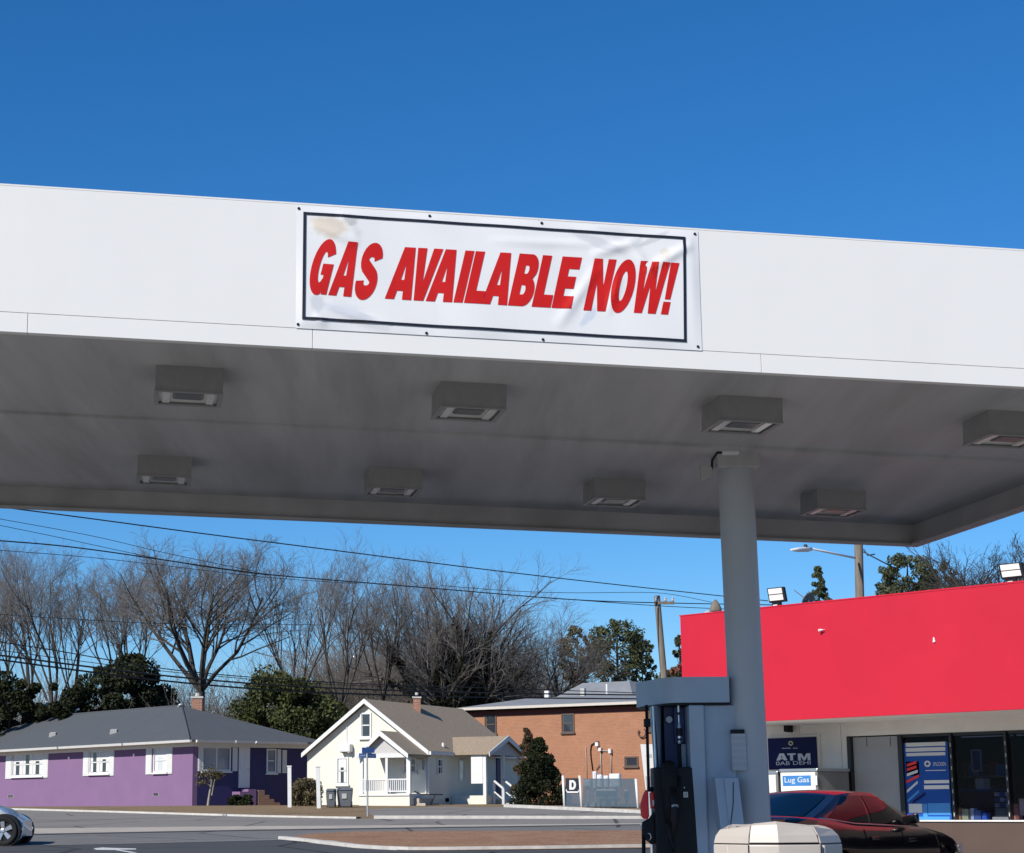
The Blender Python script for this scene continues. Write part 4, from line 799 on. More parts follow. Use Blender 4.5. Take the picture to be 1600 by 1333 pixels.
m = MB(); m.add([V((bcx+(p.x-bcx)*.80, BY+.3+(p.y-BY-.3)*.80, atY(1215,yy[i],BY).z-.004)) for i, p in enumerate(ring(1, 0))]+[V((bcx, BY+.3, atY(1215,1287,BY).z))], [(i,(i+1)%7,7) for i in range(7)]); m.build('cover_top', m_beige, bn)
for i, k in enumerate((1, 3)):
    p0 = ring(1.05,.3)[k]; p1 = ring(1.03, zs-.008)[k]; d = V((0,-.002,0)); m = MB(); m.tube([p0+d, p1+d], .004, 5); m.build('seam', m_blackp, bn)
for (k, f) in ((0,.42),(3,.10)):
    A_ = [r[k].lerp(r[k+1], f) for r in ([ring(1.05,.3)]+[ring(1.03,zs-.01)])]; m = MB(); m.tube([p for p in A_], [.012,.012], 6); m.build('corner_rib', m_beige, bn, smooth=True)
# ================================================================== purple house
C0 = G(300, 1257.2); PW = Wall(C0, (-.640,.768)); NW = Wall(C0, (.768,.640)); zb0_ = C0.z
ph = thing('purple_house', 'low purple house with white shutters, navy shade painted on its front and grey hip roof', 'house', tuple(C0), math.atan2(.640,.768))
aL = PW.st(-150, 1165)[0]; aN = NW.st(486, 1165)[0]
zw = PW.st(300, 1164)[1]
def quadw(wl, mb, a0, a1, z0, z1, d): return mb.add([wl.p(a0,z0,d), wl.p(a1,z0,d), wl.p(a1,z1,d), wl.p(a0,z1,d)], [(0,1,2,3)])
m = MB(); PW.box(m, 0, aL, zb0_-.4, zw, -.25, 0); m.build('side_wall', m_purple, ph)
m = MB(); NW.box(m, .001, aN, zb0_-.4, zw, -.25, -.002); m.build('front_wall', m_navy_shade, ph)
m = MB(); PW.box(m, .3, aL, zb0_-.4, zw, -aN, -aN+.25); PW.box(m, aL-.25, aL-.001, zb0_-.4, zw, -aN+.25, -.26); m.build('rear_wall', m_purple, ph)
OV = .55; ze = PW.st(301, 1155.5, OV)[1]
hw = aN/2
r0_ = PW.st(284, 1105, -hw); r1_ = PW.st(100, 1115, -hw); zr = (r0_[1]+r1_[1])/2
E0, E1, E2, E3 = PW.p(-OV,ze,OV), PW.p(aL+OV,ze,OV), PW.p(aL+OV,ze,-aN-OV), PW.p(-OV,ze,-aN-OV)
R0, R1 = PW.p(r0_[0],zr,-hw), PW.p(r1_[0],zr,-hw)
dn = V((0,0,-.06))
m = MB(); pts = [E0,E1,E2,E3,R0,R1]; m.add(pts+[p+dn for p in pts[:4]], [(0,4,5,1),(1,5,2),(2,5,4,3),(3,4,0),(0,1,7,6),(1,2,8,7),(2,3,9,8),(3,0,6,9)]); rf = m.build('roof', m_roofg, ph)
m = MB(); m.add([p+V((0,0,-.062)) for p in (PW.p(-OV+.02,ze,OV-.02),PW.p(aL+OV-.02,ze,OV-.02),PW.p(aL+OV-.02,ze,-aN-OV+.02),PW.p(-OV+.02,ze,-aN-OV+.02))], [(0,1,2,3)]); m.build('eave_soffit', m_trimw, ph)
m = MB()
m.tube([R0+V((0,0,.0)), R1], .05, 6); m.tube([R0, E0+V((0,0,.02))], .045, 6); m.build('ridge_tiles', m_roofg, rf, smooth=True)
zfz = PW.st(300, 1166.5)[1]
m = MB(); PW.box(m, -.03, aL, zfz, ze-.063, .002, .03); m.build('frieze_board', m_trimw, ph)
m = MB(); NW.box(m, .0, aN, zfz, ze-.063, .002, .03); m.build('frieze_board', m_trimw, ph)
def gutter(wl, x0, x1, y, off, mm=m_white):
    a0 = wl.st(x0, y, off)[0]; a1 = wl.st(x1, y, off)[0]; a0, a1 = min(a0,a1), max(a0,a1); m = MB()
    m.hull8([wl.p(a0,ze-.11,off),wl.p(a1,ze-.11,off),wl.p(a1,ze-.11,off+.09),wl.p(a0,ze-.11,off+.09)],[wl.p(a0,ze-.005,off),wl.p(a1,ze-.005,off),wl.p(a1,ze-.005,off+.13),wl.p(a0,ze-.005,off+.13)]); m.build('gutter', mm, ph)
gutter(PW, -150, 92, 1163, OV+.002); gutter(PW, 94.5, 193, 1160, OV+.002); gutter(PW, 195.5, 300, 1156, OV+.002)
gutter(NW, 306, 365, 1156, OV+.002); gutter(NW, 367, 397, 1159, OV+.05); gutter(NW, 399, 478, 1160, OV+.002)
def window(wl, x0, x1, y0, y1, nsash, parent, fr=m_white, pane=m_pane, dbl=True, proud=.05, sill=True, curtains=True):
    a0, a1, z0, z1 = wl.rect(x0, x1, y0, y1, proud); t = .07
    m = MB(); 
    for (p,q,r,s_) in ((a0,a1,z0,z0+t),(a0,a1,z1-t,z1),(a0,a0+t,z0+t,z1-t),(a1-t,a1,z0+t,z1-t)): wl.box(m, p,q,r,s_, .001, proud)
    w_ = m.build('window', fr, parent); sw_ = (a1-a0-2*t)/nsash
    for k in range(nsash):
        b0 = a0+t+k*sw_; b1 = b0+sw_
        if k:
            m = MB(); wl.box(m, b0-.035, b0+.035, z0+t, z1-t, .001, proud-.004); m.build('mullion', fr, w_)
        zm = (z0+z1)/2
        for (p, q, d) in (((z0+t, zm-.02, .012), (zm+.02, z1-t, .02)) if dbl else ((z0+t, z1-t, .02),)):
            m = MB(); quadw(wl, m, b0+.036, b1-.036, p, q, d); m.build('pane', pane, w_)
            if curtains and dbl:
                for (ca, cb) in ((b0+.036, b0+.036+(sw_-.072)*.32), (b1-.036-(sw_-.072)*.28, b1-.036)):
                    m = MB(); quadw(wl, m, ca, cb, p+.02, q-.01, d+.004); m.build('curtain', m_white, w_)
                if k % 2 == 0 and d > .015:
                    m = MB(); quadw(wl, m, b0+.05, b1-.05, q-(q-p)*.75, q-.01, d+.003); m.build('blind', m_white, w_)
        if dbl:
            m = MB(); wl.box(m, b0+.035, b1-.035, zm-.025, zm+.025, .001, proud-.012); m.build('meeting_rail', fr, w_)
    if sill:
        m = MB(); wl.box(m, a0-.05, a1+.05, z0-.07, z0-.002, .001, proud+.06); m.build('window_sill', fr, w_)
    return w_
def shutter(wl, x0, x1, y0, y1, parent, mm=m_white):
    a0, a1, z0, z1 = wl.rect(x0, x1, y0, y1, .03); m = MB(); wl.box(m, a0, a1, z0, z1, .001, .04); s_ = m.build('shutter', mm, parent)
    n = 14; 
    m = MB()
    for k in range(n):
        zz = z0+.06+k*(z1-z0-.12)/n; wl.box(m, a0+.05, a1-.05, zz, zz+(z1-z0-.12)/n*.6, .041, .05)
    m.build('louvres', mm, s_)
window(PW, 18.5, 67, 1176, 1213, 3, ph); shutter(PW, 9, 18, 1177, 1217, ph); shutter(PW, 66.5, 75, 1174, 1215, ph)
window(PW, 139, 171, 1173, 1209, 2, ph); shutter(PW, 130, 138.5, 1172, 1212.5, ph); shutter(PW, 170, 178, 1171, 1212, ph)
window(PW, 239.5, 261, 1169, 1207, 1, ph, pane=m_panel); shutter(PW, 228, 237, 1168, 1210, ph); shutter(PW, 260.5, 269, 1167, 1209, ph)
for (x0,x1,y0,y1) in ((12,21,1242.5,1247),(239,248,1239.5,1244)):
    a0,a1,z0,z1 = PW.rect(x0,x1,y0,y1,.01); m = MB(); PW.box(m, a0,a1,z0,z1,.001,.015); fv = m.build('foundation_vent', m_lipin, ph)
    for k in range(3): m = MB(); zz = z0+(z1-z0)*(.15+.3*k); PW.box(m, a0+.03,a1-.03,zz,zz+.03,.016,.02); m.build('slat', m_blackp, fv)
# front side, its shade painted navy
window(NW, 316, 361, 1166.5, 1205, 2, ph, dbl=False, pane=m_panel2, curtains=False); shutter(NW, 310, 315.5, 1166, 1205, ph); shutter(NW, 363.5, 371, 1168, 1205, ph)
a0,a1,z0,z1 = NW.rect(373,390,1168,1231,.03); m = MB(); NW.box(m, a0,a1,z0,z1,.001,.05); d_ = m.build('front_door', m_trimw, ph)
for (fz0, fz1) in ((.08,.45),(.52,.92)):
    for s_ in (0,1):
        m = MB(); w_ = (a1-a0); NW.box(m, a0+w_*(.12+.42*s_), a0+w_*(.46+.42*s_), z0+(z1-z0)*fz0, z0+(z1-z0)*fz1, .051,.058); m.build('door_panel', m_trimw, d_)
m = MB(); p_ = NW.p(a1-.1,z0+(z1-z0)*.45,.06); m.tube([p_, p_+NW.n*.07], .03, 8); m.build('door_knob', m_chrome, d_)
window(NW, 417, 432, 1170, 1208, 1, ph, pane=m_panel2, curtains=False); shutter(NW, 433.5, 439, 1171, 1208, ph); shutter(NW, 441.5, 448, 1172, 1208, ph)
# stoop and brick steps
def nb(x0, x1, ytop, d0, d1, name, mm, par=ph, off=.6):
    a0 = NW.st(x0, ytop, off)[0]; a1 = NW.st(x1, ytop, off)[0]; z1 = NW.st(x0, ytop, off)[1]; m = MB(); NW.box(m, a0, a1, zb0_-.5, z1, d0, d1); return m.build(name, mm, par)
stp = nb(375, 388, 1237, .002, .6, 'stoop_wall', m_purple); nb(388.1, 400.5, 1233, .002, .6, 'stoop_wall', m_purple)
nb(400.6, 403.6, 1234.5, .05, .55, 'stoop_gap', m_navy_shade)
bs = []
for k, (x0, x1, y) in enumerate(((403.7,413.5,1234.5),(413.6,421,1242),(421.1,428.5,1248.5),(428.6,437.5,1254))):
    nb(x0, x1, y, .05, .6, 'brick_step', m_stepb)
# chimneys and roof fittings
def chim(x0, x1, y0, y1, Y, parent, mm=m_chim, cap=True, name='chimney'):
    A = atY(x0, y1, Y); B = atY(x1, y0, Y); m = MB(); w_ = B.x-A.x; m.box(A.x, B.x, Y, Y+w_, A.z-.6, B.z); c = m.build(name, mm, parent)
    m = MB(); m.box(A.x-.04, B.x+.04, Y-.04, Y+w_+.04, B.z+.001, B.z+.09); m.build('chimney_cap', m_conc, c)
    m = MB(); m.tube([((A.x+B.x)/2,Y+w_/2,B.z+.09),((A.x+B.x)/2,Y+w_/2,B.z+.26)], w_*.22, 8); m.build('flue_pot', m_conc, c)
chim(65.5, 78.5, 1103, 1122, R1.y+2.0, rf); chim(299, 316, 1091, 1112, R0.y+1.0, rf)
def vent(x, y, Y, r, h, parent, mm=m_galv):
    p = atY(x, y, Y); m = MB(); m.tube([p, p+V((0,0,h))], r, 8); v = m.build('vent_pipe', mm, parent); m = MB(); m.tube([p+V((0,0,h)), p+V((r*1.5,0,h+r)), p+V((r*4,0,h+r*1.1))], r*1.3, 8); m.build('vent_hood', mm, v, smooth=True)
vent(118, 1113, R1.y-.4, .05, .08, rf); vent(279, 1105, R0.y-.2, .05, .06, rf)
def roofvent(x, y, parent, plane_n, p0, nm='roof_vent', s=.18, mm=m_lipin):
    p = onpl(x, y, p0, plane_n); m = MB(Matrix.Translation(p)); m.hull8([(-s,-s,-.1),(s,-s,-.1),(s,s,-.1),(-s,s,-.1)],[(-s*.8,-s*1.2,.10),(s*.8,-s*1.2,.10),(s*.8,s*.8,.16),(-s*.8,s*.8,.16)]); m.build(nm, mm, parent)
nr = (E1-E0).cross(R0-E0).normalized()
roofvent(83, 1149, rf, nr, E0); roofvent(178, 1144.5, rf, nr, E0)
# ================================================================== white house
Q0 = G(670.5, 1257.6); HW = Wall(Q0, (-.894,.447)); RW = Wall(Q0, (.447,.894)); zq = Q0.z
wh = thing('white_house', 'small cream house with a brown gabled roof and a gabled front porch', 'house', tuple(Q0), math.atan2(.894,.447))
Lf = HW.st(480, 1200)[0]; Lr = RW.st(809, 1210)[0]
apx = HW.st(570, 1097); zeR = HW.st(670, 1174.5)[1]; zeL = zeR; am = Lf/2
zap = apx[1]
m = MB(); m.slab([HW.p(0,zq-.4,0), HW.p(Lf,zq-.4,0), HW.p(Lf,zeL,0), HW.p(am,zap-.05,0), HW.p(0,zeR,0)], -HW.n*.25); m.build('front_wall', m_cream, wh)
m = MB(); RW.box(m, .26, Lr, zq-.4, zeR, -.25, 0); m.build('side_wall', m_cream, wh)
m = MB(); RW.box(m, .26, Lr, zq-.4, zeR, -Lf, -Lf+.25); m.build('far_wall', m_cream, wh)
m = MB(); m.slab([HW.p(0.26,zq-.4,-Lr), HW.p(Lf-.26,zq-.4,-Lr), HW.p(Lf-.26,zeL-.02,-Lr), HW.p(am,zap-.1,-Lr), HW.p(0.26,zeR-.02,-Lr)], HW.n*.25); m.build('rear_wall', m_cream, wh)
sl_ = (zap-zeR)/am; oe = .13; orr = .26; th_ = .1
def HP(a, z, d): return HW.p(a, z, d)
def roofplane(sgn):
    a_e = -oe if sgn < 0 else Lf+oe; z_e = zeR-oe*sl_
    A = [HP(am,zap+.02,orr), HP(a_e,z_e+.02,orr), HP(a_e,z_e+.02,-Lr-.3), HP(am,zap+.02,-Lr-.3)]
    m = MB(); m.slab(A, (0,0,th_)); return m
wr = roofplane(-1).build('roof', m_roofb, wh); roofplane(1).build('roof', m_roofb, wh)
for sgn in (-1, 1):   # white rake boards and eave gutter
    a_e = -oe if sgn < 0 else Lf+oe; z_e = zeR-oe*sl_
    m = MB(); m.slab([HP(am,zap-.07,orr+.003), HP(am,zap+.125,orr+.003), HP(a_e,z_e+.125,orr+.003), HP(a_e,z_e-.06,orr+.003)], HW.n*.04); m.build('rake_board', m_white, wh)
m = MB(); RW.box(m, -orr, Lr+.3, zeR-oe*sl_-.04, zeR-oe*sl_+.10, oe+.002, oe+.1); m.build('gutter', m_white, wh)
chim(645.5, 657, 1091, 1107, HP(am,0,-3.9).y-.3, wr)
p = atY(692.5, 1174, RW.p(2.0,0,0).y-.1); m = MB(); m.tube([p, p+V((0,0,.36))], .06, 8); m.build('vent_pipe', m_white, wr)
window(HW, 562.5, 580, 1113.5, 1153, 1, wh, curtains=False); window(HW, 525, 544, 1183, 1226, 1, wh)
window(HW, 629.5, 651, 1184, 1208, 1, wh, curtains=False)
a0,a1,z0,z1 = HW.rect(533,550,1163,1176,.1); m = MB(); HW.box(m, a0,a1,z0+.03,z1,.001,.3); ac = m.build('air_conditioner', m_white, wh, bevel=.02)
m = MB(); HW.box(m, a0+.05,a0+.12,z0-.02,z0+.028,.001,.28); HW.box(m, a1-.12,a1-.05,z0-.02,z0+.028,.001,.28); m.build('bracket', m_galv, ac)
m = MB(); HW.box(m, a0+.05,a1-.05,z0+.1,z1-.06,.301,.31); m.build('grille', m_trimw, ac)
p0 = HW.st(542,1133.5); p1 = HW.st(542,1162); m = MB(); m.tube([HP(p0[0],p0[1],.02), HP(p1[0],p1[1],.02)], .018, 6); m.build('conduit', m_trimw, wh)
p0 = HW.st(664,1175); m = MB(); m.tube([HP(.12,zeR-.15,.05), HP(.12,zq+.02,.05)], .045, 8); m.build('downpipe', m_white, wh, smooth=True)
m = MB(); HW.box(m, .25, .55, zeR-.75, zeR-.3, .001, .1); m.build('meter_box', m_galv, wh)
# front porch
FP = Wall(Q0+HW.n*1.9, HW.u)
pr_ = FP.st(641,1178)[0]; pl_ = FP.st(560,1183)[0]; zfl = FP.st(600,1240.5)[1]; zbm = FP.st(600,1184)[1]; pap = FP.st(596.5,1144.5)
m = MB(); FP.box(m, FP.st(640,1250)[0], FP.st(561,1250)[0], zq-.5, zfl-.08, -1.88, 0); po_ = m.build('porch_base', m_cream, wh)
m = MB(); FP.box(m, FP.st(640.5,1250)[0], FP.st(560.5,1250)[0], zfl-.078, zfl, -1.88, .05); m.build('porch_floor', m_white, wh)
for x, w_ in ((563.5,.09),(603.5,.055),(637.5,.09)):
    a = FP.st(x,1210)[0]; m = MB(); FP.box(m, a-w_, a+w_, zfl+.001, zbm, -.12, -.02); m.build('porch_post', m_white, wh)
m = MB(); FP.box(m, pr_+.12, pl_-.12, zbm+.001, zbm+.16, -.14, 0); m.build('porch_beam', m_white, wh)
m = MB(); m.slab([FP.p(pr_+.2,zbm+.161,-.06), FP.p(pl_-.2,zbm+.161,-.06), FP.p(pap[0],pap[1]-.14,-.06)], -FP.n*.08); m.build('gable_panel', m_pedi, wh)
sgl = (pap[1]-zbm-.1)/abs(pr_-pap[0])
for e in (pr_, pl_):
    m = MB(); m.slab([FP.p(pap[0],pap[1],.18), FP.p(e,zbm+.06,.18), FP.p(e,zbm+.06,-1.9), FP.p(pap[0],pap[1],-1.9)], (0,0,.07)); m.build('porch_roof', m_roofb, wh)
    m = MB(); m.slab([FP.p(pap[0],pap[1]-.14,.183), FP.p(pap[0],pap[1]+.08,.183), FP.p(e,zbm+.14,.183), FP.p(e,zbm-.05,.183)], FP.n*.035); m.build('rake_board', m_white, wh)
zt_, zr_ = FP.st(600,1217)[1], FP.st(600,1237.5)[1]
def rail(wl, x0, x1, d, n, par):
    a0 = wl.st(x0,1230)[0]; a1 = wl.st(x1,1230)[0]; a0,a1 = min(a0,a1),max(a0,a1); m = MB(); wl.box(m, a0,a1,zt_-.05,zt_,d-.03,d+.03); r_ = m.build('handrail', m_white, par)
    m = MB(); wl.box(m, a0,a1,zr_,zr_+.05,d-.02,d+.02); m.build('bottom_rail', m_white, par)
    for k in range(n):
        a = a0+(a1-a0)*(k+.5)/n; m = MB(); wl.box(m, a-.016,a+.016,zr_+.051,zt_-.051,d-.016,d+.016); m.build('baluster', m_white, par)
rail(FP, 565.5, 602.5, -.07, 12, wh); rail(FP, 604.8, 636, -.07, 10, wh)
for k in range(9):
    m = MB(); a = pl_-.25; FP.box(m, a-.016, a+.016, zr_+.051, zt_-.051, -.25-k*.17, -.218-k*.17); m.build('baluster', m_white, wh)
m = MB(); FP.box(m, pl_-.28, pl_-.22, zt_-.05, zt_, -1.85, -.13); m.build('handrail', m_white, wh)
for k in range(4):
    m = MB(); FP.box(m, pr_+.08-.28*(k+1), pr_+.08-.28*k-.002, zq-.4, zfl-.19*(k+1), -1.7, -.4); m.build('porch_step', m_concd, wh)
m = MB(); a = pr_-1.1; m.tube([FP.p(pr_,zfl+.1,-.35), FP.p(pr_-.3,zq+.42,-.35), FP.p(pr_-1.3,zq+.40,-.35)], .025, 6); m.tube([FP.p(pr_-.95,zq+.4,-.35), FP.p(pr_-.75,zq,-.35)], .02, 6); m.build('step_rail', m_blackp, wh, smooth=True)
# shaded side
window(RW, 684, 692.5, 1185, 1211, 1, wh, curtains=False, sill=False); window(RW, 718, 727, 1187, 1221, 1, wh, pane=m_panel, curtains=False, sill=False)
for (x0,x1,y0,y1) in ((696,701.5,1247,1253),(742,751,1250,1257)):
    a0,a1,z0,z1 = RW.rect(x0,x1,y0,y1,.01); m = MB(); RW.box(m, a0,a1,z0,z1,.001,.015); m.build('foundation_vent', m_dark, wh)
a, z = RW.st(743.5,1188); m = MB(Matrix.Translation(RW.p(a,z,.12))); m.lathe([(.03,-.14),(.1,-.1),(.11,.06),(.05,.14)], 10); m.build('wall_lamp', mat('amber_lamp_glass', (.55,.30,.10), .3), wh, smooth=40)
SP = Wall(Q0+RW.n*1.7, RW.u); ax_ = SP.st(777,1152.5); al = SP.st(759,1178); ar = SP.st(819,1183); zbe = (al[1]+ar[1])/2; acn = (al[0]+ar[0])/2; zfl2 = SP.st(770,1243)[1]
for e in (al[0], ar[0]):
    m = MB(); m.slab([SP.p(acn,ax_[1],.15), SP.p(e,zbe,.15), SP.p(e,zbe,-3.2), SP.p(acn,ax_[1],-3.2)], (0,0,.09)); m.build('side_porch_roof', m_roofb, wh)
    m = MB(); m.slab([SP.p(acn,ax_[1]-.12,.153), SP.p(acn,ax_[1]+.1,.153), SP.p(e,zbe+.1,.153), SP.p(e,zbe-.08,.153)], SP.n*.03); m.build('rake_board', m_white, wh)
m = MB(); m.slab([SP.p(al[0]+.2,zbe,-.02), SP.p(ar[0]-.2,zbe,-.02), SP.p(acn,ax_[1]-.1,-.02)], -SP.n*.06); m.build('gable_panel', m_pedi, wh)
m = MB(); SP.box(m, al[0]+.1, ar[0]-.1, zq-.4, zfl2, -1.68, -.05); m.build('side_porch_base', m_cream, wh)
for a in (al[0]+.2, ar[0]-.3, acn):
    m = MB(); SP.box(m, a-.07, a+.07, zfl2+.001, zbe, -.2, -.06); m.build('porch_post', m_white, wh)
m = MB(); SP.box(m, al[0]+.12, al[0]+.16, zfl2+.5, zbe, -.75, -.21); m.build('lattice_screen', m_white, wh)
a0 = SP.st(786,1230)[0]; m = MB(); RW.box(m, RW.st(775,1200)[0], RW.st(784,1200)[0], zfl2+.01, zfl2+2.0, .001, .05); m.build('side_door', m_navy_shade, wh)
for (xa, ya, xb, yb) in ((771.5,1220,786,1232),(786.5,1218.5,803,1231.5)):
    A = SP.st(xa,ya); B = SP.st(xb,yb); d0, d1 = .0, 1.1
    SPo = Wall(SP.O+SP.n*1.1, SP.u); B = SPo.st(xb, yb); pA = SP.p(A[0],A[1],0); pB = SPo.p(B[0],B[1],0); gz = zq-.02
    m = MB(); m.tube([pA, pB], .05, 6); hr = m.build('stair_rail', m_white, wh)
    for p in (pA, pB): m = MB(); m.box(p.x-.05,p.x+.05,p.y-.05,p.y+.05,gz-.2,p.z-.02); m.build('rail_post', m_white, hr)
    m = MB(); dz = V((0,0,-.45)); m.tube([pA+dz, pB+dz], .035, 6); m.build('lower_rail', m_white, hr)
for k in range(3):
    m = MB(); SP.box(m, acn-.9, acn+.6, zq-.4, zfl2-.16*(k+1), .0+.3*k-.05, .3*(k+1)-.052); m.build('side_step', m_conc, wh)
# ================================================================== brick building
BO = atY(1030, 1255, 100); BO.z = zt(100); BW = Wall(BO, (-.835,.55))
bb = thing('brick_building', 'two storey orange brick building with a silver grey roof behind the white house', 'building', tuple(BO), math.atan2(.55,-.835)+math.pi)
bL = BW.st(735, 1150)[0]; zbe_ = BW.st(900, 1106)[1]; zb2 = 0
m = MB(); BW.box(m, 0, bL, BO.z-.5, zbe_, -8, 0); m.build('wall', m_brick, bb)
oz = .5; zs_ = BW.st(900, 1103.5, oz)[1]
def bx_roof(a0, a1, d0, d1, z0, z1, ins, ind, nm):
    A = [BW.p(a0,z0,d0), BW.p(a1,z0,d0), BW.p(a1,z0,d1), BW.p(a0,z0,d1)]; B = [BW.p(a0+ins,z1,d0-ind), BW.p(a1-ins,z1,d0-ind), BW.p(a1-ins,z1,d1+ind), BW.p(a0+ins,z1,d1+ind)]
    m = MB(); m.hull8(A, B); return m.build(nm, m_roofs, bb)
zt2 = BW.st(900, 1088, -3)[1]
brf = bx_roof(-oz, bL+oz, oz, -8.5, zs_+.14, zt2, 2.6, 3.4, 'roof')
m = MB(); BW.box(m, -oz-.02, bL+oz+.02, zs_-.0, zs_+.138, oz-.06, oz+.02); m.build('eave_board', mat('cream_eave_paint', (.62,.57,.5), .6, var=.05), bb)
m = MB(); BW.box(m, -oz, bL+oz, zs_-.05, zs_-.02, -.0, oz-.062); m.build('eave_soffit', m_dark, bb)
m = MB(); BW.box(m, 0, bL, zbe_-.28, zbe_-.02, .001, .03); m.build('frieze_board', mat('dark_red_frieze', (.16,.04,.03), .7), bb)
a_u0, a_u1 = BW.st(1020, 1080, -6)[0], BW.st(838, 1080, -6)[0]; zu0, zu1 = BW.st(930, 1083, -5)[1], BW.st(930, 1067.5, -8)[1]
bx_roof(a_u0, a_u1, -4, -14, zu0-1.2, zu1, 2.2, 3.5, 'upper_roof')
for x, y, nm in ((855,1079,0),(911,1075,0)):
    p = BW.st(x, y, -5); m = MB(); BW.box(m, p[0]-.13, p[0]+.13, p[1]-.6, p[1]-.02, -5.1, -4.9); m.build('roof_vent', m_trimw if x < 900 else m_lipin, bb)
p = BW.st(948.5, 1086, -3.5); p2 = BW.st(948.5, 1069, -3.5); m = MB(); m.tube([BW.p(p[0],p[1]-.3,-3.5), BW.p(p[0],p2[1],-3.5)], .06, 8); m.build('vent_pipe', m_white, bb)
m_wfr = mat('brown_window_frame', (.10,.07,.055), .6)
window(BW, 757, 775.5, 1117, 1147, 1, bb, fr=m_wfr, curtains=False); window(BW, 877, 897, 1115, 1145, 1, bb, fr=m_wfr, curtains=False); window(BW, 975.5, 997, 1182, 1198, 1, bb, fr=m_wfr, dbl=False, curtains=False)
window(BW, 1012, 1026, 1110, 1142, 1, bb, fr=m_wfr, curtains=False)
def cond(pix, r=.03, mm=m_lipin, nm='conduit'):
    m = MB(); m.tube([BW.p(*BW.st(x,y,.06),.06) for x, y in pix], r, 6); m.build(nm, mm, bb, smooth=True)
cond([(915,1166),(917,1215)], .014); cond([(936,1159),(930,1160),(924,1164),(922.5,1172),(923,1182),(926,1204)], .03, m_wire, 'black_conduit')
cond([(938,1172),(940,1210)], .02); cond([(955,1171),(955,1208)], .02); cond([(939,1173),(954,1174)], .02); cond([(932,1203),(937,1196)], .02, m_wire)
for (x0,x1,y0,y1) in ((931,935.5,1160,1166),(936,940,1168.5,1173.5),(951.5,955.5,1170,1177)):
    a0,a1,z0,z1 = BW.rect(x0,x1,y0,y1,.1); m = MB(); BW.box(m, a0,a1,z0,z1,.001,.2); m.build('junction_box', m_white, bb)
m = MB(); cc = [(1003+6*math.cos(t),1145+7*math.sin(t)) for t in [k*.6-1 for k in range(9)]]; m.tube([BW.p(*BW.st(x,y,.1),.1) for x, y in cc], .035, 6); m.build('coiled_cable', mat('rusty_cable', (.12,.05,.04), .8), bb, smooth=True)
# ================================================================== screened enclosure and utility cabinets
fA, fB = G(883.5,1262.3), G(997,1262.6); fd = (fB-fA); FN = Wall(fA, (fd.x, fd.y)); zf = fA.z
fe = thing('screened_fence', 'blue grey mesh screen fence on white posts with a D sign beside the shrub', 'fence', tuple(fA), math.atan2(fd.y, fd.x))
for (xb, yb, xt, yt) in ((882.5,1263,879.5,1212),(909.5,1263,905.5,1212),(997.5,1262,993.5,1217)):
    a0 = FN.st(xb,yb); a1 = FN.st(xt,yt); m = MB(); m.tube([FN.p(a0[0],zf-.2,0), FN.p(a1[0],a1[1],0)], .05, 8); m.build('post', m_white, fe, smooth=True)
def fpanel(px4, d, mm, nm, th=.01):
    m = MB(); n_ = len(px4); m.slab([FN.p(*FN.st(x,y,d),d) for x, y in px4], -FN.n*th); return m.build(nm, mm, fe)
fpanel([(910.8,1216.5),(992,1216.5),(995.5,1261),(910.8,1260)], .0, m_screen, 'mesh_screen', .004)
fpanel([(884.6,1232),(905,1232),(908,1260),(884.6,1260)], .0, m_screen, 'mesh_screen', .004)
ds = fpanel([(883.5,1216),(904.5,1216),(905.5,1236),(903,1239),(886.5,1239),(884,1236)], .03, m_blackink, 'sign_panel', .02)
def ds_poly(pts, mm, nm, d): 
    m = MB(); m.add([FN.p(*FN.st(x,y,d),d) for x, y in pts], [tuple(range(len(pts)))]); o = m.build(nm, mm, fe); return o
vs, fs = curve_mesh(loops=[[(0,0)]+arc(.34,.5,.36,.5,-90,90,16)+[(0,1)], [(.24,.24)]+arc(.33,.5,.14,.26,-90,90,12)+[(.24,.76)]])
m = MB(); m.add([FN.p(*FN.st(889.5+v[0]*15,1234-v[1]*15,.036),.036) for v in vs], fs); m.build('letter_d', m_white, fe)
m = MB(); m.add([FN.p(*FN.st(x,y,.034),.034) for x, y in ((884.3,1232),(886.5,1236.5),(903,1236.5),(904.8,1233),(905.2,1235.5),(903,1239),(886.5,1239),(884.2,1235.5))], [(0,1,6,7),(1,2,5,6),(2,3,4,5)]); m.build('sign_border', m_white, fe)
def cabinet(x0, x1, y0, y1, d, label, mm=m_trimw, grp='utility cabinets behind the mesh screen'):
    a0,a1,z0,z1 = FN.rect(x0,x1,y0,y1,-d); t_ = thing('utility_cabinet', label, 'utility cabinet', tuple(FN.p((a0+a1)/2,zf,-d-.2)), math.atan2(fd.y, fd.x), group=grp)
    m = MB(); FN.box(m, a0,a1,z0,z1,-d-.4,-d); m.build('housing', mm, t_, bevel=.02)
    m = MB(); FN.box(m, a0+.05,a1-.05,z0+.05,z1-.05,-d+.001,-d+.02); m.build('door', mm, t_)
    if z0 > zf+.15:
        m = MB(); FN.box(m, (a0+a1)/2-.04,(a0+a1)/2+.04,zf-.1,z0-.001,-d-.25,-d-.15); m.build('leg', m_galv, t_)
cabinet(911,923,1218,1229,1.0,'pale cabinet nearest the D sign behind the mesh screen'); cabinet(926,931.5,1205.5,1232,1.0,'narrow white upright cabinet rising above the mesh screen'); cabinet(932.5,940,1210.5,1230,1.05,'white cabinet with a sloped top right of the narrow one')
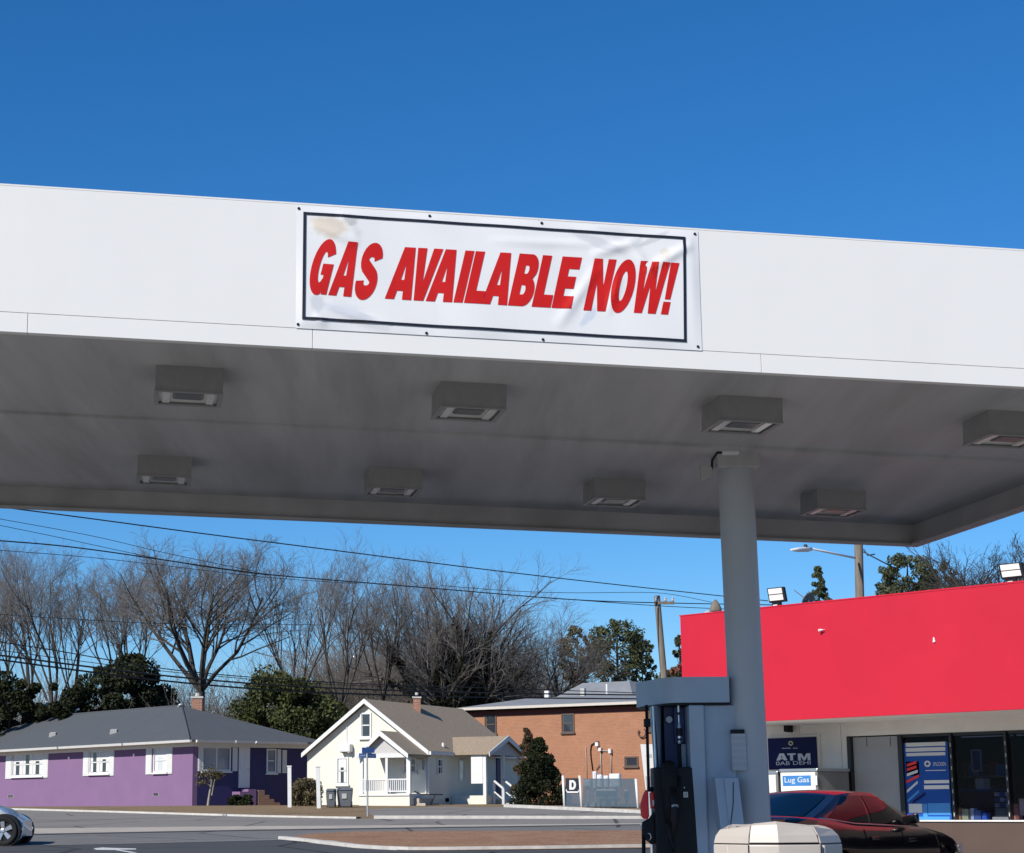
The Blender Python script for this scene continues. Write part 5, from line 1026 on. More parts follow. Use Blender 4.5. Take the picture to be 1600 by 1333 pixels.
cabinet(943,950,1212,1230,1.0,'small pale cabinet in the middle behind the screen'); cabinet(952,968,1209,1230,1.05,'widest white cabinet rising above the mesh screen'); cabinet(931,962,1233,1245,.6,'long low cabinet at knee height behind the mesh screen'); cabinet(975,981,1234,1250,.6,'narrow pale cabinet near the right post of the screen'); cabinet(936,966,1247,1252.5,.5,'low plinth shaped cabinet at the foot of the screen')
m = MB(Matrix.Translation(G(926,1259.8,.0))); m.hull8([(-.4,-.3,-.1),(.4,-.3,-.1),(.4,.3,-.1),(-.4,.3,-.1)],[(-.25,-.2,.14),(.2,-.2,.16),(.2,.2,.12),(-.25,.2,.14)])
tag(m.build('stone', m_concd, bevel=.05), 'pale flat stone lying at the foot of the mesh screen', 'stone')
# ================================================================== small street things
for (xb, yb, xt, yt, lb) in ((452.8,1261.5,452.2,1198.5,'square white wooden post nearest the purple house'),(498.5,1263,496.5,1199,'square white wooden post in front of the grey carts')):
    p = G(xb,yb); tp = atY(xt,yt,p.y); t_ = thing('white_post', lb, 'post', tuple(p), group='white posts in front of the houses'); r = .075
    m = MB(); m.hull8([(p.x-r,p.y-r,p.z-.2),(p.x+r,p.y-r,p.z-.2),(p.x+r,p.y+r,p.z-.2),(p.x-r,p.y+r,p.z-.2)],[(tp.x-r,p.y-r,tp.z),(tp.x+r,p.y-r,tp.z),(tp.x+r,p.y+r,tp.z),(tp.x-r,p.y+r,tp.z)]); m.build('shaft', m_white, t_)
    m = MB(); r = .095; m.box(tp.x-r,tp.x+r,p.y-r,p.y+r,tp.z+.001,tp.z+.05); m.build('cap', m_white, t_, bevel=.01)
def cart(x0, x1, y0, y1, label):
    p = G((x0+x1)/2, y1); A = atY(x0,y1,p.y); B = atY(x1,y0,p.y); w_ = (B.x-A.x)/2; h = B.z-p.z
    t_ = thing('wheeled_cart', label, 'rubbish cart', tuple(p), group='grey rubbish carts beside the white house'); cx = (A.x+B.x)/2
    k = .8
    m = MB(); m.hull8([(cx-w_*k,p.y,p.z+.04),(cx+w_*k,p.y,p.z+.04),(cx+w_*k,p.y+.55,p.z+.04),(cx-w_*k,p.y+.55,p.z+.04)],[(cx-w_,p.y-.08,p.z+h*.86),(cx+w_,p.y-.08,p.z+h*.86),(cx+w_,p.y+.65,p.z+h*.9),(cx-w_,p.y+.65,p.z+h*.9)]); m.build('body', m_bin, t_, bevel=.03)
    m = MB(); m.hull8([(cx-w_*1.04,p.y-.12,p.z+h*.87),(cx+w_*1.04,p.y-.12,p.z+h*.87),(cx+w_*1.04,p.y+.7,p.z+h*.91),(cx-w_*1.04,p.y+.7,p.z+h*.91)],[(cx-w_*.8,p.y+.0,p.z+h*.97),(cx+w_*.8,p.y+.0,p.z+h*.97),(cx+w_*.9,p.y+.65,p.z+h),(cx-w_*.9,p.y+.65,p.z+h)]); m.build('lid', m_bin, t_, bevel=.02)
    for s_ in (-1,1):
        m = MB(); m.tube([(cx+s_*w_*.72,p.y+.6,p.z+.13),(cx+s_*w_*.9,p.y+.6,p.z+.13)], .13, 14); m.build('wheel', m_rubber, t_)
    m = MB(); m.box(cx-w_*.35, cx+w_*.25, p.y-.075, p.y-.05, p.z+h*.45, p.z+h*.7); m.build('stamp', m_lipin, t_)
cart(509,525,1232,1262,'darker grey wheeled cart standing left behind the other cart'); cart(526,551,1230.5,1262,'larger grey wheeled cart with a domed lid beside the house wall')
p = G(574.5,1275.5); tp = atY(573.5,1166.5,p.y)
ss = thing('street_sign', 'thin street name sign post with crossed blue blades in front of the porch', 'street sign', tuple(p))
m = MB(); m.tube([p-V((0,0,.2)), tp], .03, 8); m.build('pole', m_galv, ss)
A = atY(565.5,1176.5,p.y); B = atY(585.3,1168,p.y); m = MB(); m.box(A.x,B.x,p.y-.04,p.y-.025,A.z,B.z); bl = m.build('sign_blade', m_navy if False else mat('dark_blue_sign', (.012,.05,.17), .4), ss)
m = MB(); m.box(A.x+.1,B.x-.1,p.y-.0415,p.y-.041,A.z+.09,B.z-.09); m.build('lettering_band', mat('faded_sign_print', (.06,.13,.3), .5), bl)
A = atY(561,1184.5,p.y); B = atY(587.5,1177.2,p.y); m = MB(); m.hull8([(A.x,p.y-.16,A.z),(B.x,p.y+.25,A.z),(B.x,p.y+.265,A.z),(A.x,p.y-.145,A.z)],[(A.x,p.y-.16,B.z),(B.x,p.y+.25,B.z),(B.x,p.y+.265,B.z),(A.x,p.y-.145,B.z)]); bl2 = m.build('sign_blade', mat('pale_blue_sign', (.13,.28,.62), .4), ss)
wl_ = Wall((A.x,p.y-.163,0), (B.x-A.x,.41)); m = MB(); L_ = math.hypot(B.x-A.x,.41)
for (s0, s1) in ((.08,.22),(.26,.36),(.40,.55),(.60,.70),(.74,.9)): wl_.box(m, L_*s0, L_*s1, A.z+.06, B.z-.06, .001, .003)
m.build('lettering', m_white, bl2)
# ================================================================== trees
def tube_arr(segs):   # list of (p0, p1, r0, r1) -> one mesh data with triangular tubes
    A = np.array([[*s[0], *s[1], s[2], s[3]] for s in segs]); p0 = A[:,:3]; p1 = A[:,3:6]; r0 = A[:,6]; r1 = A[:,7]
    t = p1-p0; t /= np.linalg.norm(t, axis=1)[:,None]+1e-9
    ref = np.where(np.abs(t[:,2:3]) < .9, np.array([[0,0,1.]]), np.array([[1.,0,0]]))
    a = np.cross(t, ref); a /= np.linalg.norm(a, axis=1)[:,None]+1e-9; b = np.cross(t, a)
    n = len(A); V_ = np.zeros((n,6,3))
    for k in range(3):
        q = 2*math.pi*k/3; d = a*math.cos(q)+b*math.sin(q)
        V_[:,k] = p0+d*r0[:,None]; V_[:,3+k] = p1+d*r1[:,None]
    base = np.array([[0,1,4,3],[1,2,5,4],[2,0,3,5]]); F = (np.arange(n)*6)[:,None,None]+base[None]
    return V_.reshape(-1,3), F.reshape(-1,4)
def fast_mesh(name, Vs, Fs, mm, parent, inv=True, smooth=False):
    me = bpy.data.meshes.new(name); M = WM[parent.name].inverted() if parent is not None else Matrix.Identity(4)
    Vs = Vs @ np.array(M.to_3x3()).T + np.array(M.translation)
    k = Fs.shape[1]; me.vertices.add(len(Vs)); me.vertices.foreach_set('co', Vs.astype(np.float32).ravel())
    me.loops.add(Fs.size); me.loops.foreach_set('vertex_index', Fs.astype(np.int32).ravel())
    me.polygons.add(len(Fs)); me.polygons.foreach_set('loop_start', np.arange(0, Fs.size, k, dtype=np.int32)); me.polygons.foreach_set('loop_total', np.full(len(Fs), k, np.int32))
    me.materials.append(mm); me.update(calc_edges=True); me.validate()
    o = bpy.data.objects.new(name, me); COL.objects.link(o); o.parent = parent
    if parent is not None: WM[o.name] = WM[parent.name]
    return o
R = random.Random(11); BASE_SEED = 0
def rot_dir(d, ang, az):
    up = V((0,0,1)) if abs(d.z) < .95 else V((1,0,0)); a = d.cross(up).normalized(); b = d.cross(a)
    return (d*math.cos(ang)+(a*math.cos(az)+b*math.sin(az))*math.sin(ang)).normalized()
def grow(thick, thin, p, d, L, r, lvl, maxl, sp, upw, nch):
    n = 4 if lvl < 2 else 3 if lvl < maxl else 2; pts = [p]; q = p.copy(); dd = d.copy()
    for i in range(n):
        dd = (dd+V((R.gauss(0,.10+.04*lvl),R.gauss(0,.10+.04*lvl),R.gauss(0,.08)))+V((0,0,upw))).normalized(); q = q+dd*(L/n); pts.append(q)
    end = .35 if lvl < maxl else .5
    for i in range(n):
        ra = r*(1-(1-end)*i/n); rb = r*(1-(1-end)*(i+1)/n)
        (thick if lvl <= 1 else thin).append((pts[i], pts[i+1], ra, rb))
    if lvl >= maxl: return
    k = nch[lvl]; k = max(2, int(k*R.uniform(.75,1.25)))
    for j in range(k):
        t = .22+.78*(j+R.random()*.8)/k; t = min(t, 1) if lvl else min(.35+.65*(j+.5)/k, 1)
        i = min(int(t*n), n-1); f = t*n-i; b = pts[i].lerp(pts[i+1], f); bd = (pts[i+1]-pts[i]).normalized()
        ang = R.uniform(.35,.85)*sp if t < .97 else R.uniform(.1,.4)
        grow(thick, thin, b, rot_dir(bd, ang, R.uniform(0,6.28)), L*R.uniform(.5,.75)*(1.1-.45*t), max(.0062, r*(1-.5*t)*.55), lvl+1, maxl, sp, upw*.8, nch)
def bare_tree(xp, ytop, Y, label, stems=1, hfork=.40, sp=.75, nch=(6,6,5,4), rad=.2, lean=0, mt=None, mb=None, upw=.06, zb=None, group='bare winter trees behind the houses', crad=1.0, seed=0, nst=5, arng=(.2,.52)):
    R.seed(int(xp*7+ytop)+seed)
    zg = zt(Y) if zb is None else zb; top = atY(xp, ytop, Y); base = V((top.x, Y, zg)); H = top.z-zg
    t_ = thing('bare_tree', label, 'tree', tuple(base), group=group); thick = []; thin = []
    hf = hfork*R.uniform(.85,1.15); th0 = base+V((lean*.45,0,H*hf))
    if stems == 1:
        m1 = base+V((lean*.15+R.gauss(0,.08),R.gauss(0,.1),H*hf*.5)); thick += [(base-V((0,0,.3)), m1, rad*1.2, rad*1.05), (m1, th0, rad*1.05, rad*.95)]
    else: nst = stems
    for k in range(nst):
        az = 2*math.pi*(k+R.uniform(-.3,.3))/nst+.4; an = (R.uniform(*arng) if k else .06)*sp/.75 if stems == 1 else R.uniform(.02,.30)
        d = V((math.sin(an)*math.cos(az)+lean*.10, math.sin(an)*math.sin(az), math.cos(an))).normalized()
        st_ = th0 if stems == 1 else base+V((R.gauss(0,.25),R.gauss(0,.2),0))
        hh = (H-(st_.z-base.z))*R.uniform(.55,.75)
        grow(thick, thin, st_, d, hh, rad*R.uniform(.5,.7) if stems == 1 else rad*R.uniform(.6,.9), 0, len(nch), sp, upw, nch)
    # scale so the highest twig meets the photographed height
    zmax = max(s_[1].z for s_ in thin); k = H/(zmax-zg)
    for L_ in (thick, thin):
        for i, s_ in enumerate(L_):
            f = lambda v: V((base.x+(v.x-base.x)*k*crad, base.y+(v.y-base.y)*k*crad, zg+(v.z-zg)*k)); L_[i] = (f(s_[0]), f(s_[1]), s_[2], s_[3])
    fast_mesh('trunk', *tube_arr(thick), mt or m_barkd, t_); fast_mesh('crown', *tube_arr(thin), mb or m_bark2, t_)
    return t_, thick
def leaf_quads(C, N, size, flat=.0, nrm=None):
    n = len(C); a = rng.normal(size=(n,3)); a /= np.linalg.norm(a, axis=1)[:,None]; 
    if flat: a[:,2] *= (1-flat); a /= np.linalg.norm(a, axis=1)[:,None]
    b = np.cross(a, rng.normal(size=(n,3))); b /= np.linalg.norm(b, axis=1)[:,None]
    s = size*rng.uniform(.6,1.3,size=(n,1)); a = a*s; b = b*s*.6
    Vs = np.stack([C-a, C-b*.9+a*.1, C+a, C+b*.9+a*.1], 1).reshape(-1,3); F = np.arange(4*n).reshape(-1,4); return Vs, F
def leafy(name, label, cat, xc, x0, x1, ytop, ybot, Y, mm, n=5000, size=.22, lumps=26, lump=1.0, kind='round', group=None, trunk=True, depth=None, zb=None):
    A = atY(x0, ybot, Y); B = atY(x1, ytop, Y); cx = (A.x+B.x)/2; zg = zt(Y) if zb is None else zb; z0 = max(A.z, zg); z1 = B.z; hw_ = (B.x-A.x)/2; hz = (z1-z0)/2; zc = (z0+z1)/2; dp = depth or hw_
    t_ = thing(name, label, cat, (cx, Y, zg), group=group)
    # lumpy crown: clumps on and inside an ellipsoid
    P = []; S = []
    for k in range(lumps):
        u = rng.normal(size=3); u /= np.linalg.norm(u); r = rng.uniform(.45,1.0)**.5
        if kind == 'cone':
            zz = rng.uniform(0,1); w_ = (1-zz)**.8*.95+.08; an = rng.uniform(0,6.28); rr = rng.uniform(.5,1)
            c = np.array([cx+hw_*w_*rr*math.cos(an), Y+dp*w_*rr*math.sin(an), z0+(z1-z0)*zz*.97]); sr = .34*hw_*(1.1-zz*.65)
        elif kind == 'layer':
            zz = rng.uniform(.05,1); w_ = (1-abs(zz-.55)*1.1)*1.0; an = rng.uniform(0,6.28); rr = rng.uniform(.2,1)
            c = np.array([cx+hw_*w_*rr*math.cos(an), Y+dp*w_*rr*math.sin(an), z0+(z1-z0)*zz]); sr = .15*hw_*rng.uniform(.7,1.3)
        elif kind == 'box':
            c = np.array([cx+hw_*rng.uniform(-.85,.85), Y+dp*rng.uniform(-.85,.85), z0+(z1-z0)*rng.uniform(.05,.9)]); sr = .42*min(hw_,hz)
        else:
            c = np.array([cx+hw_*.86*u[0]*r, Y+dp*.86*u[1]*r, zc+hz*.9*u[2]*r]); sr = .27*min(hw_,hz)*rng.uniform(.45,1.25)
        P.append(c); S.append(sr)
    P = np.array(P); S = np.array(S)*lump; idx = rng.integers(0, lumps, n); u = rng.normal(size=(n,3)); u /= np.linalg.norm(u, axis=1)[:,None]; rr = rng.uniform(.25,1,size=(n,1))**.45
    sq = np.array([[1,1,.45 if kind == 'layer' else .85]]); C = P[idx]+u*rr*S[idx][:,None]*sq; C[:,2] = np.maximum(C[:,2], zg+.02); C[:,2] = np.where(C[:,2] > z1, z1-rng.uniform(0,.5,size=n), C[:,2])
    fast_mesh('crown', *leaf_quads(C, None, size), mm, t_)
    if trunk:
        th_, tn_ = [], []; th_.append((V((cx,Y,zg-.3)), V((cx,Y,z0+(z1-z0)*.55)), .05*hw_+.03, .03*hw_+.02)); th_.append((V((cx,Y,z0+(z1-z0)*.55)), V((cx+.05,Y,z0+(z1-z0)*.9)), .03*hw_+.02, .01))
        for c in P[:12]:
            zz = max(zg+.1, c[2]-(hz*.35)); zz = min(zz, z0+(z1-z0)*.8); th_.append((V((cx,Y,zz)), V(tuple(c)), .018*hw_+.012, .008))
        fast_mesh('trunk', *tube_arr(th_), m_barkd, t_)
    return t_
# bare trees, left to right (pixel of the crown's centre and top, distance)
BT = [(14,846,112,'bare tree at the far left edge with a forked trunk',dict(rad=.17)),(52,834,118,'bare tree second from the left edge',dict(rad=.16,lean=.4)),(95,842,108,'bare tree left of the dark rounded evergreen',dict(rad=.16,lean=-.3)),
 (122,850,121,'thin bare tree rising behind the dark rounded evergreen',dict(rad=.13)),(178,846,112,'bare tree over the middle of the dark rounded evergreen',dict(rad=.14,lean=.5)),(222,840,117,'bare tree close left of the largest spreading bare tree',dict(rad=.16,lean=-.4)),
 (466,826,116,'tall slim bare tree rising behind the green evergreen',dict(rad=.15,sp=.62)),(518,838,110,'bare tree leaning right above the green evergreen',dict(rad=.14,lean=1.2,sp=.6)),
 (598,868,118,'pale bare tree between the leaning tree and the ivy covered tree',dict(rad=.14,mb=m_bark2)),(648,850,124,'bare tree just left of the ivy covered tree',dict(rad=.15)),
 (838,930,124,'low broad bare tree right of the ivy covered tree',dict(rad=.16,sp=1.0,crad=1.25)),(790,985,121,'low bushy bare tree between the white house and the brick roof',dict(rad=.12,sp=1.0,crad=1.3)),(878,958,120,'grey bare tree left of the spreading pine',dict(rad=.13,sp=.95))]
for xp, yt_, Y, lb, kw in BT: bare_tree(xp, yt_, Y, lb, **kw)
big, _ = bare_tree(318, 818, 104, 'largest bare tree with a wide fan of limbs behind the purple house', rad=.30, hfork=.40, sp=.95, nch=(8,7,7,5), upw=.06, nst=7, arng=(.16,.62), crad=1.1)
ivy, ith = bare_tree(716, 842, 118, 'dark ivy covered bare tree with many upright limbs behind the white house', stems=10, rad=.36, sp=.85, nch=(8,6,6,4), upw=.07, crad=1.0)
Cs = []
for s_ in ith:
    if s_[0].z < zt(118)+14 and s_[2] > .075:
        n_ = 120
        for k in range(n_): p = s_[0].lerp(s_[1], R.random()); Cs.append((p.x+R.gauss(0,.17), p.y+R.gauss(0,.17), p.z+R.gauss(0,.12)))
o = fast_mesh('ivy', *leaf_quads(np.array(Cs), None, .12), m_leafi, ivy); o['kind'] = 'stuff'
bare_tree(1550, 806, 55, 'bare tree with long dark branches at far right behind the shop', rad=.24, sp=.85, nch=(7,6,5,3), crad=1.15, mb=m_barkd)
bare_tree(1608, 836, 50, 'bare tree cut by the right edge behind the second floodlight', rad=.18, nch=(6,5,5,3), mb=m_barkd)
# far thicket: a grey brown mass of brushwood closing the view between the houses
segs = []
for k in range(230):
    xp = R.uniform(-60, 905); Y = R.uniform(124, 140); hh = R.uniform(6.5,10.5)*(.95 if xp < 430 else 1.2 if xp < 830 else .75); b = atY(xp, 1255, Y); b.z = zt(Y)
    for j in range(26):
        d = V((R.gauss(0,.33), R.gauss(0,.3), 1)).normalized(); q = b+V((R.gauss(0,.5),R.gauss(0,.5),0)); L_ = hh*R.uniform(.55,1); m1 = q+d*L_*.5; d2 = (d+V((R.gauss(0,.25),R.gauss(0,.2),.1))).normalized(); m2 = m1+d2*L_*.5
        segs += [(q,m1,.035,.022),(m1,m2,.022,.008)]
        for i in range(7):
            t = R.uniform(.25,1); s0 = q.lerp(m1, t) if R.random() < .4 else m1.lerp(m2, t); d3 = rot_dir(d2, R.uniform(.4,1.1), R.uniform(0,6.28)); segs.append((s0, s0+d3*L_*R.uniform(.1,.25), .013, .005))
for k in range(170):
    xp = R.uniform(500, 880); Y = R.uniform(132, 146); hh = R.uniform(10,15)*(1 if xp < 760 else .85); b = atY(xp, 1255, Y); b.z = zt(Y)
    for j in range(24):
        d = V((R.gauss(0,.25), R.gauss(0,.25), 1)).normalized(); q = b+V((R.gauss(0,.6),R.gauss(0,.5),0)); L_ = hh*R.uniform(.5,1); m1 = q+d*L_*.5; d2 = (d+V((R.gauss(0,.25),R.gauss(0,.2),.1))).normalized(); m2 = m1+d2*L_*.5
        segs += [(q,m1,.04,.026),(m1,m2,.026,.010)]
        for i in range(6):
            t = R.uniform(.25,1); s0 = q.lerp(m1, t) if R.random() < .4 else m1.lerp(m2, t); d3 = rot_dir(d2, R.uniform(.4,1.1), R.uniform(0,6.28)); segs.append((s0, s0+d3*L_*R.uniform(.1,.22), .015, .006))
m_brush = mat('grey_brown_brushwood', (.19,.168,.15), .95, var=.3, scale=.3)
o = fast_mesh('brushwood', *tube_arr(segs), m_brush, None); tag(o, 'grey brown thicket of bare brushwood far behind the houses', 'brushwood', kind='stuff')
segs = []
for k in range(46):
    xp = R.uniform(270, 365); Y = R.uniform(97, 108); b = atY(xp, 1255, Y); b.z = zt(Y); hh = R.uniform(3.5,6.5)
    for j in range(16):
        d = V((R.gauss(0,.3), R.gauss(0,.3), 1)).normalized(); q = b+V((R.gauss(0,.3),R.gauss(0,.3),0)); L_ = hh*R.uniform(.55,1); m1 = q+d*L_*.55; d2 = (d+V((R.gauss(0,.3),R.gauss(0,.2),.1))).normalized(); m2 = m1+d2*L_*.45
        segs += [(q,m1,.025,.015),(m1,m2,.015,.006)]
        for i in range(6):
            t = R.uniform(.2,1); s0 = q.lerp(m1, t) if R.random() < .5 else m1.lerp(m2, t); d3 = rot_dir(d2, R.uniform(.4,1.1), R.uniform(0,6.28)); segs.append((s0, s0+d3*L_*R.uniform(.1,.25), .010, .004))
o = fast_mesh('scrub', *tube_arr(segs), m_brush, None); tag(o, 'bare scrub growing behind the right end of the purple roof', 'scrub', kind='stuff')
# evergreens
leafy('evergreen_tree', 'broad dark rounded evergreen right behind the purple house ridge', 'tree', 190, 100, 277, 1022, 1170, 103, m_leafd, n=26000, size=.11, lumps=70, depth=4)
leafy('evergreen_tree', 'small dark evergreen at the left edge behind the purple roof', 'tree', 15, -45, 76, 1050, 1170, 101, m_leafd, n=14000, size=.11, lumps=44, depth=3)
leafy('evergreen_tree', 'low dark evergreen beside the left brick chimney', 'tree', 92, 48, 142, 1062, 1165, 100, m_leafd, n=10000, size=.1, lumps=34, depth=2.5)
leafy('evergreen_tree', 'large olive green evergreen between the purple and white houses', 'tree', 440, 352, 538, 1030, 1250, 98, m_leafg, n=34000, size=.10, lumps=120, depth=3)
leafy('evergreen_tree', 'thin olive shrub tree left behind the white gable', 'tree', 525, 498, 560, 1085, 1245, 101, m_leafg, n=5000, size=.09, lumps=40, depth=1.5)
leafy('pine_tree', 'tallest rounded pine left of the leaning utility pole', 'tree', 962, 912, 1016, 963, 1075, 125, m_leafp, n=9000, size=.10, lumps=190, lump=.62, depth=3)
leafy('pine_tree', 'brownish pine left of the tallest pine behind the brick roof', 'tree', 895, 868, 935, 973, 1080, 128, m_leafb, n=5000, size=.10, lumps=110, lump=.65, depth=2.5)
leafy('pine_tree', 'darker pine between the tallest pine and the utility pole', 'tree', 1002, 980, 1026, 984, 1090, 130, m_leafp, n=3600, size=.10, lumps=90, lump=.65, depth=2)
leafy('pine_tree', 'dark evergreen clump low beside the utility pole', 'tree', 1045, 1012, 1075, 1040, 1110, 95, m_leafp, n=2500, size=.14, lumps=25, depth=2)
leafy('red_shrub', 'red leaved shrub beside the left end of the red fascia', 'shrub', 1058, 1048, 1085, 1024, 1100, 92, m_leafr, n=1500, size=.13, lumps=20, depth=1.5)
leafy('conifer_tree', 'small pointed conifer above the shop roof beside the dish', 'tree', 1278, 1255, 1304, 884, 985, 72, m_leafp, n=4800, size=.05, lumps=75, lump=.85, kind='cone', depth=.8)
leafy('conifer_tree', 'wide dark conifer above the red fascia beside the wooden pole', 'tree', 1430, 1366, 1470, 858, 990, 75, m_leafp, n=11000, size=.065, lumps=130, lump=.75, depth=2)
leafy('conifer_tree', 'paler conifer at the right of the wide dark conifer', 'tree', 1470, 1430, 1502, 872, 990, 80, m_leafg, n=6500, size=.065, lumps=80, lump=.75, depth=1.5)
# garden plants
gp = G(840, 1259)
leafy('evergreen_shrub', 'tall dense cone shaped evergreen shrub beside the side porch', 'shrub', 842, 800, 884, 1152, 1263, gp.y+1, m_leafd, n=24000, size=.055, lumps=120, lump=.85, kind='cone', depth=1.1)
leafy('red_shrub', 'red tipped shrub rising behind the dense evergreen shrub', 'shrub', 822, 798, 850, 1137, 1240, gp.y+2.2, m_leafs, n=7000, size=.06, lumps=60, kind='cone', depth=.7)
hp_ = G(478, 1259.5)
leafy('hedge', 'clipped olive hedge between the two white posts', 'hedge', 478, 456, 500, 1216, 1262, hp_.y+.5, m_leafh, n=9000, size=.05, lumps=90, kind='box', depth=.5, trunk=False)
bp_ = G(372, 1258.5)
leafy('low_shrub', 'low rounded dark shrub beside the purple stoop wall', 'shrub', 373, 356, 395, 1242, 1260, bp_.y, m_leafd, n=6000, size=.05, lumps=60, depth=.4, trunk=False, kind='box')
# clipped little tree in front of the wall with painted navy shade
tp_ = G(326, 1258.2); Y = tp_.y-.3
to = thing('clipped_tree', 'little twin stemmed tree with clipped leaf pads in front of the wall with painted navy shade', 'tree', tuple(tp_))
def ap(x, y): return atY(x, y, Y)
fast_mesh('trunk', *tube_arr([(ap(325,1259),ap(328,1238),.07,.055),(ap(328,1238),ap(331,1222),.055,.04),(ap(331,1222),ap(328,1206),.04,.02),(ap(331,1243),ap(335,1221),.035,.025),(ap(335,1221),ap(339,1212),.025,.012),(ap(330,1228),ap(317,1222),.02,.01),(ap(331,1222),ap(320,1211),.02,.01)]), m_barkl, to)
Cs = []
for (x, y, rx, rz) in ((327,1205,.32,.16),(318,1211,.26,.1),(338,1214,.3,.15),(317,1222,.26,.1),(333,1210,.3,.14),(341,1209,.2,.08)):
    c = ap(x, y)
    for k in range(150): Cs.append((c.x+R.gauss(0,rx*.5), c.y+R.gauss(0,.12), c.z+R.gauss(0,rz*.55)))
fast_mesh('leaf_pads', *leaf_quads(np.array(Cs), None, .05), m_leafh, to)
# ================================================================== poles and wires
WA, WB = V((-13, 60, 0)), V((10.82, 85, 0)); WL = Wall(WA, WB-WA)
def pole(x0, y0, x1, y1, Y, wpx, label, rt=.9):
    A = atY(x0, y0, Y); B = atY(x1, y1, Y); d = (A-B); zg = zt(Y); B2 = B-d*((B.z-zg+.3)/d.z); r = wpx*Y/FOC/2
    t_ = thing('utility_pole', label, 'utility pole', (B2.x, Y, zg)); m = MB(); m.tube([B2, A], [r*1.15, r*rt], 12); m.build('shaft', m_pole, t_, smooth=40); return t_, A, B
p1, A1, B1_ = pole(1026.5, 931, 1037, 1052, 85, 10.5, 'leaning wooden utility pole with a crossarm left of the red fascia')
q = WL.p(WL.st(1027,942.5)[0], 0); zc_ = atY(1027,942.5,85).z
m = MB(); ca_ = atY(1027,942.5,85); xv = V((.95,.1,0)).normalized(); m.hull8([ca_-xv*.15+V((0,-.2,-.06)),ca_+xv*.75+V((0,-.2,-.06)),ca_+xv*.75+V((0,-.09,-.06)),ca_-xv*.15+V((0,-.09,-.06))],[ca_-xv*.15+V((0,-.2,.06)),ca_+xv*.75+V((0,-.2,.06)),ca_+xv*.75+V((0,-.09,.06)),ca_-xv*.15+V((0,-.09,.06))]); cx_ = m.build('crossarm', m_pole, p1)
for k in (-.05, .35, .68): m = MB(ca_ is None and None or Matrix.Translation(ca_+xv*k+V((0,-.145,.061)))); m.lathe([(.03,0),(.06,.05),(.045,.1),(.06,.14),(.02,.2)], 8); m.build('insulator', m_lipin, cx_)
m = MB(); m.tube([atY(1024,931,84.9), atY(1028.5,938,84.9), atY(1028,950,84.9)], .05, 6); m.build('cable_clamp', m_galv, p1)
p2, A2, B2_ = pole(1341.5, 850, 1343.5, 940, 62, 15, 'thick wooden utility pole with a street light arm behind the shop')
l0, l1, l2 = atY(1336,872,61.7), atY(1308,866,60.5), atY(1266,857,59); m = MB(); m.tube([l0, l1, l2], .035, 8); m.build('lamp_arm', m_trimw, p2, smooth=True)
h0, h1 = atY(1268,858,59), atY(1236,859.5,58); m = MB(); m.tube([h0, h0.lerp(h1,.2), h0.lerp(h1,.65), h1], [.05,.085,.075,.03], 10); lh = m.build('lamp_head', m_trimw, p2, smooth=True)
m = MB(); m.tube([atY(1258,854.5,58.7), atY(1259.5,851,58.7)], [.06,.05], 8); m.build('photocell', m_blackp, lh)
for pix in ([(1349,858),(1356,868),(1367,866)],[(1348,862),(1375,876),(1400,889)]):
    m = MB(); m.tube([atY(x,y,61.5) for x, y in pix], .022, 5); m.build('drop_cable', m_wire, p2, smooth=True)
def wire(pix, r, label, grp):
    P = [WL.p(*WL.st(x, y)) for x, y in pix]
    # extend beyond the picture's left edge towards the next pole
    d = (P[0]-P[1]).normalized(); P = [P[0]+d*12]+P if pix[0][0] <= 5 else P
    # smooth the run
    Q = []
    for i in range(len(P)-1):
        for k in range(6): Q.append(P[i].lerp(P[i+1], k/6))
    Q.append(P[-1])
    for _ in range(12): Q = [Q[0]]+[(Q[i-1]+Q[i]*2+Q[i+1])/4 for i in range(1, len(Q)-1)]+[Q[-1]]
    c = (Q[0]+Q[-1])/2; o = MB(); o.tube(Q, r, 5); ob = o.build('overhead_wire', m_wire, smooth=True); tag(ob, label, 'power line', grp); return ob
GW = 'overhead wires along the street'
wire([(-60,784),(19,794.5),(140,810),(300,832),(500,857),(700,883),(900,907),(1125,931),(1200,939)], .022, 'thick topmost wire running down to the right under the canopy edge', GW)
wire([(0,845),(100,852),(250,874),(400,897),(500,905),(700,921),(900,939),(1028,942),(1125,944),(1260,946)], .022, 'thick second wire crossing the bare trees to the crossarm', GW)
wire([(0,811),(85,826),(169,842),(244,862),(400,893)], .010, 'thin wire crossing the sky at upper left, higher of two', GW)
wire([(0,821),(94,840),(188,861),(300,884),(420,899)], .010, 'thin wire crossing the sky at upper left, lower of two', GW)
wire([(690,915),(794,924),(900,927.5),(1025,924),(1070,932),(1120,943)], .012, 'thin wire meeting the top of the leaning utility pole', GW)
wire([(0,860),(140,870),(260,884),(420,904),(560,912)], .010, 'faint wire just below the thick second wire', GW)
wire([(880,936),(960,942),(1030,947),(1110,951),(1230,955)], .016, 'wire running past the leaning utility pole below its crossarm', GW)
wire([(0,1003),(100,1018),(219,1041),(330,1054),(500,1066),(650,1072),(800,1076),(1000,1083)], .018, 'upper of the four low cables above the house roofs', GW)
wire([(0,1024),(130,1041),(269,1058),(400,1069),(500,1075),(700,1082),(900,1085),(1010,1086)], .030, 'second of the four low cables above the house roofs', GW)
wire([(0,1031),(130,1049),(269,1066),(400,1077),(500,1083),(700,1089),(900,1091.5),(1010,1092)], .030, 'lowest of the four low cables above the house roofs', GW)
wire([(0,960),(120,968),(260,976),(400,975),(520,977)], .010, 'faint wire crossing the bare trees at mid height', GW)
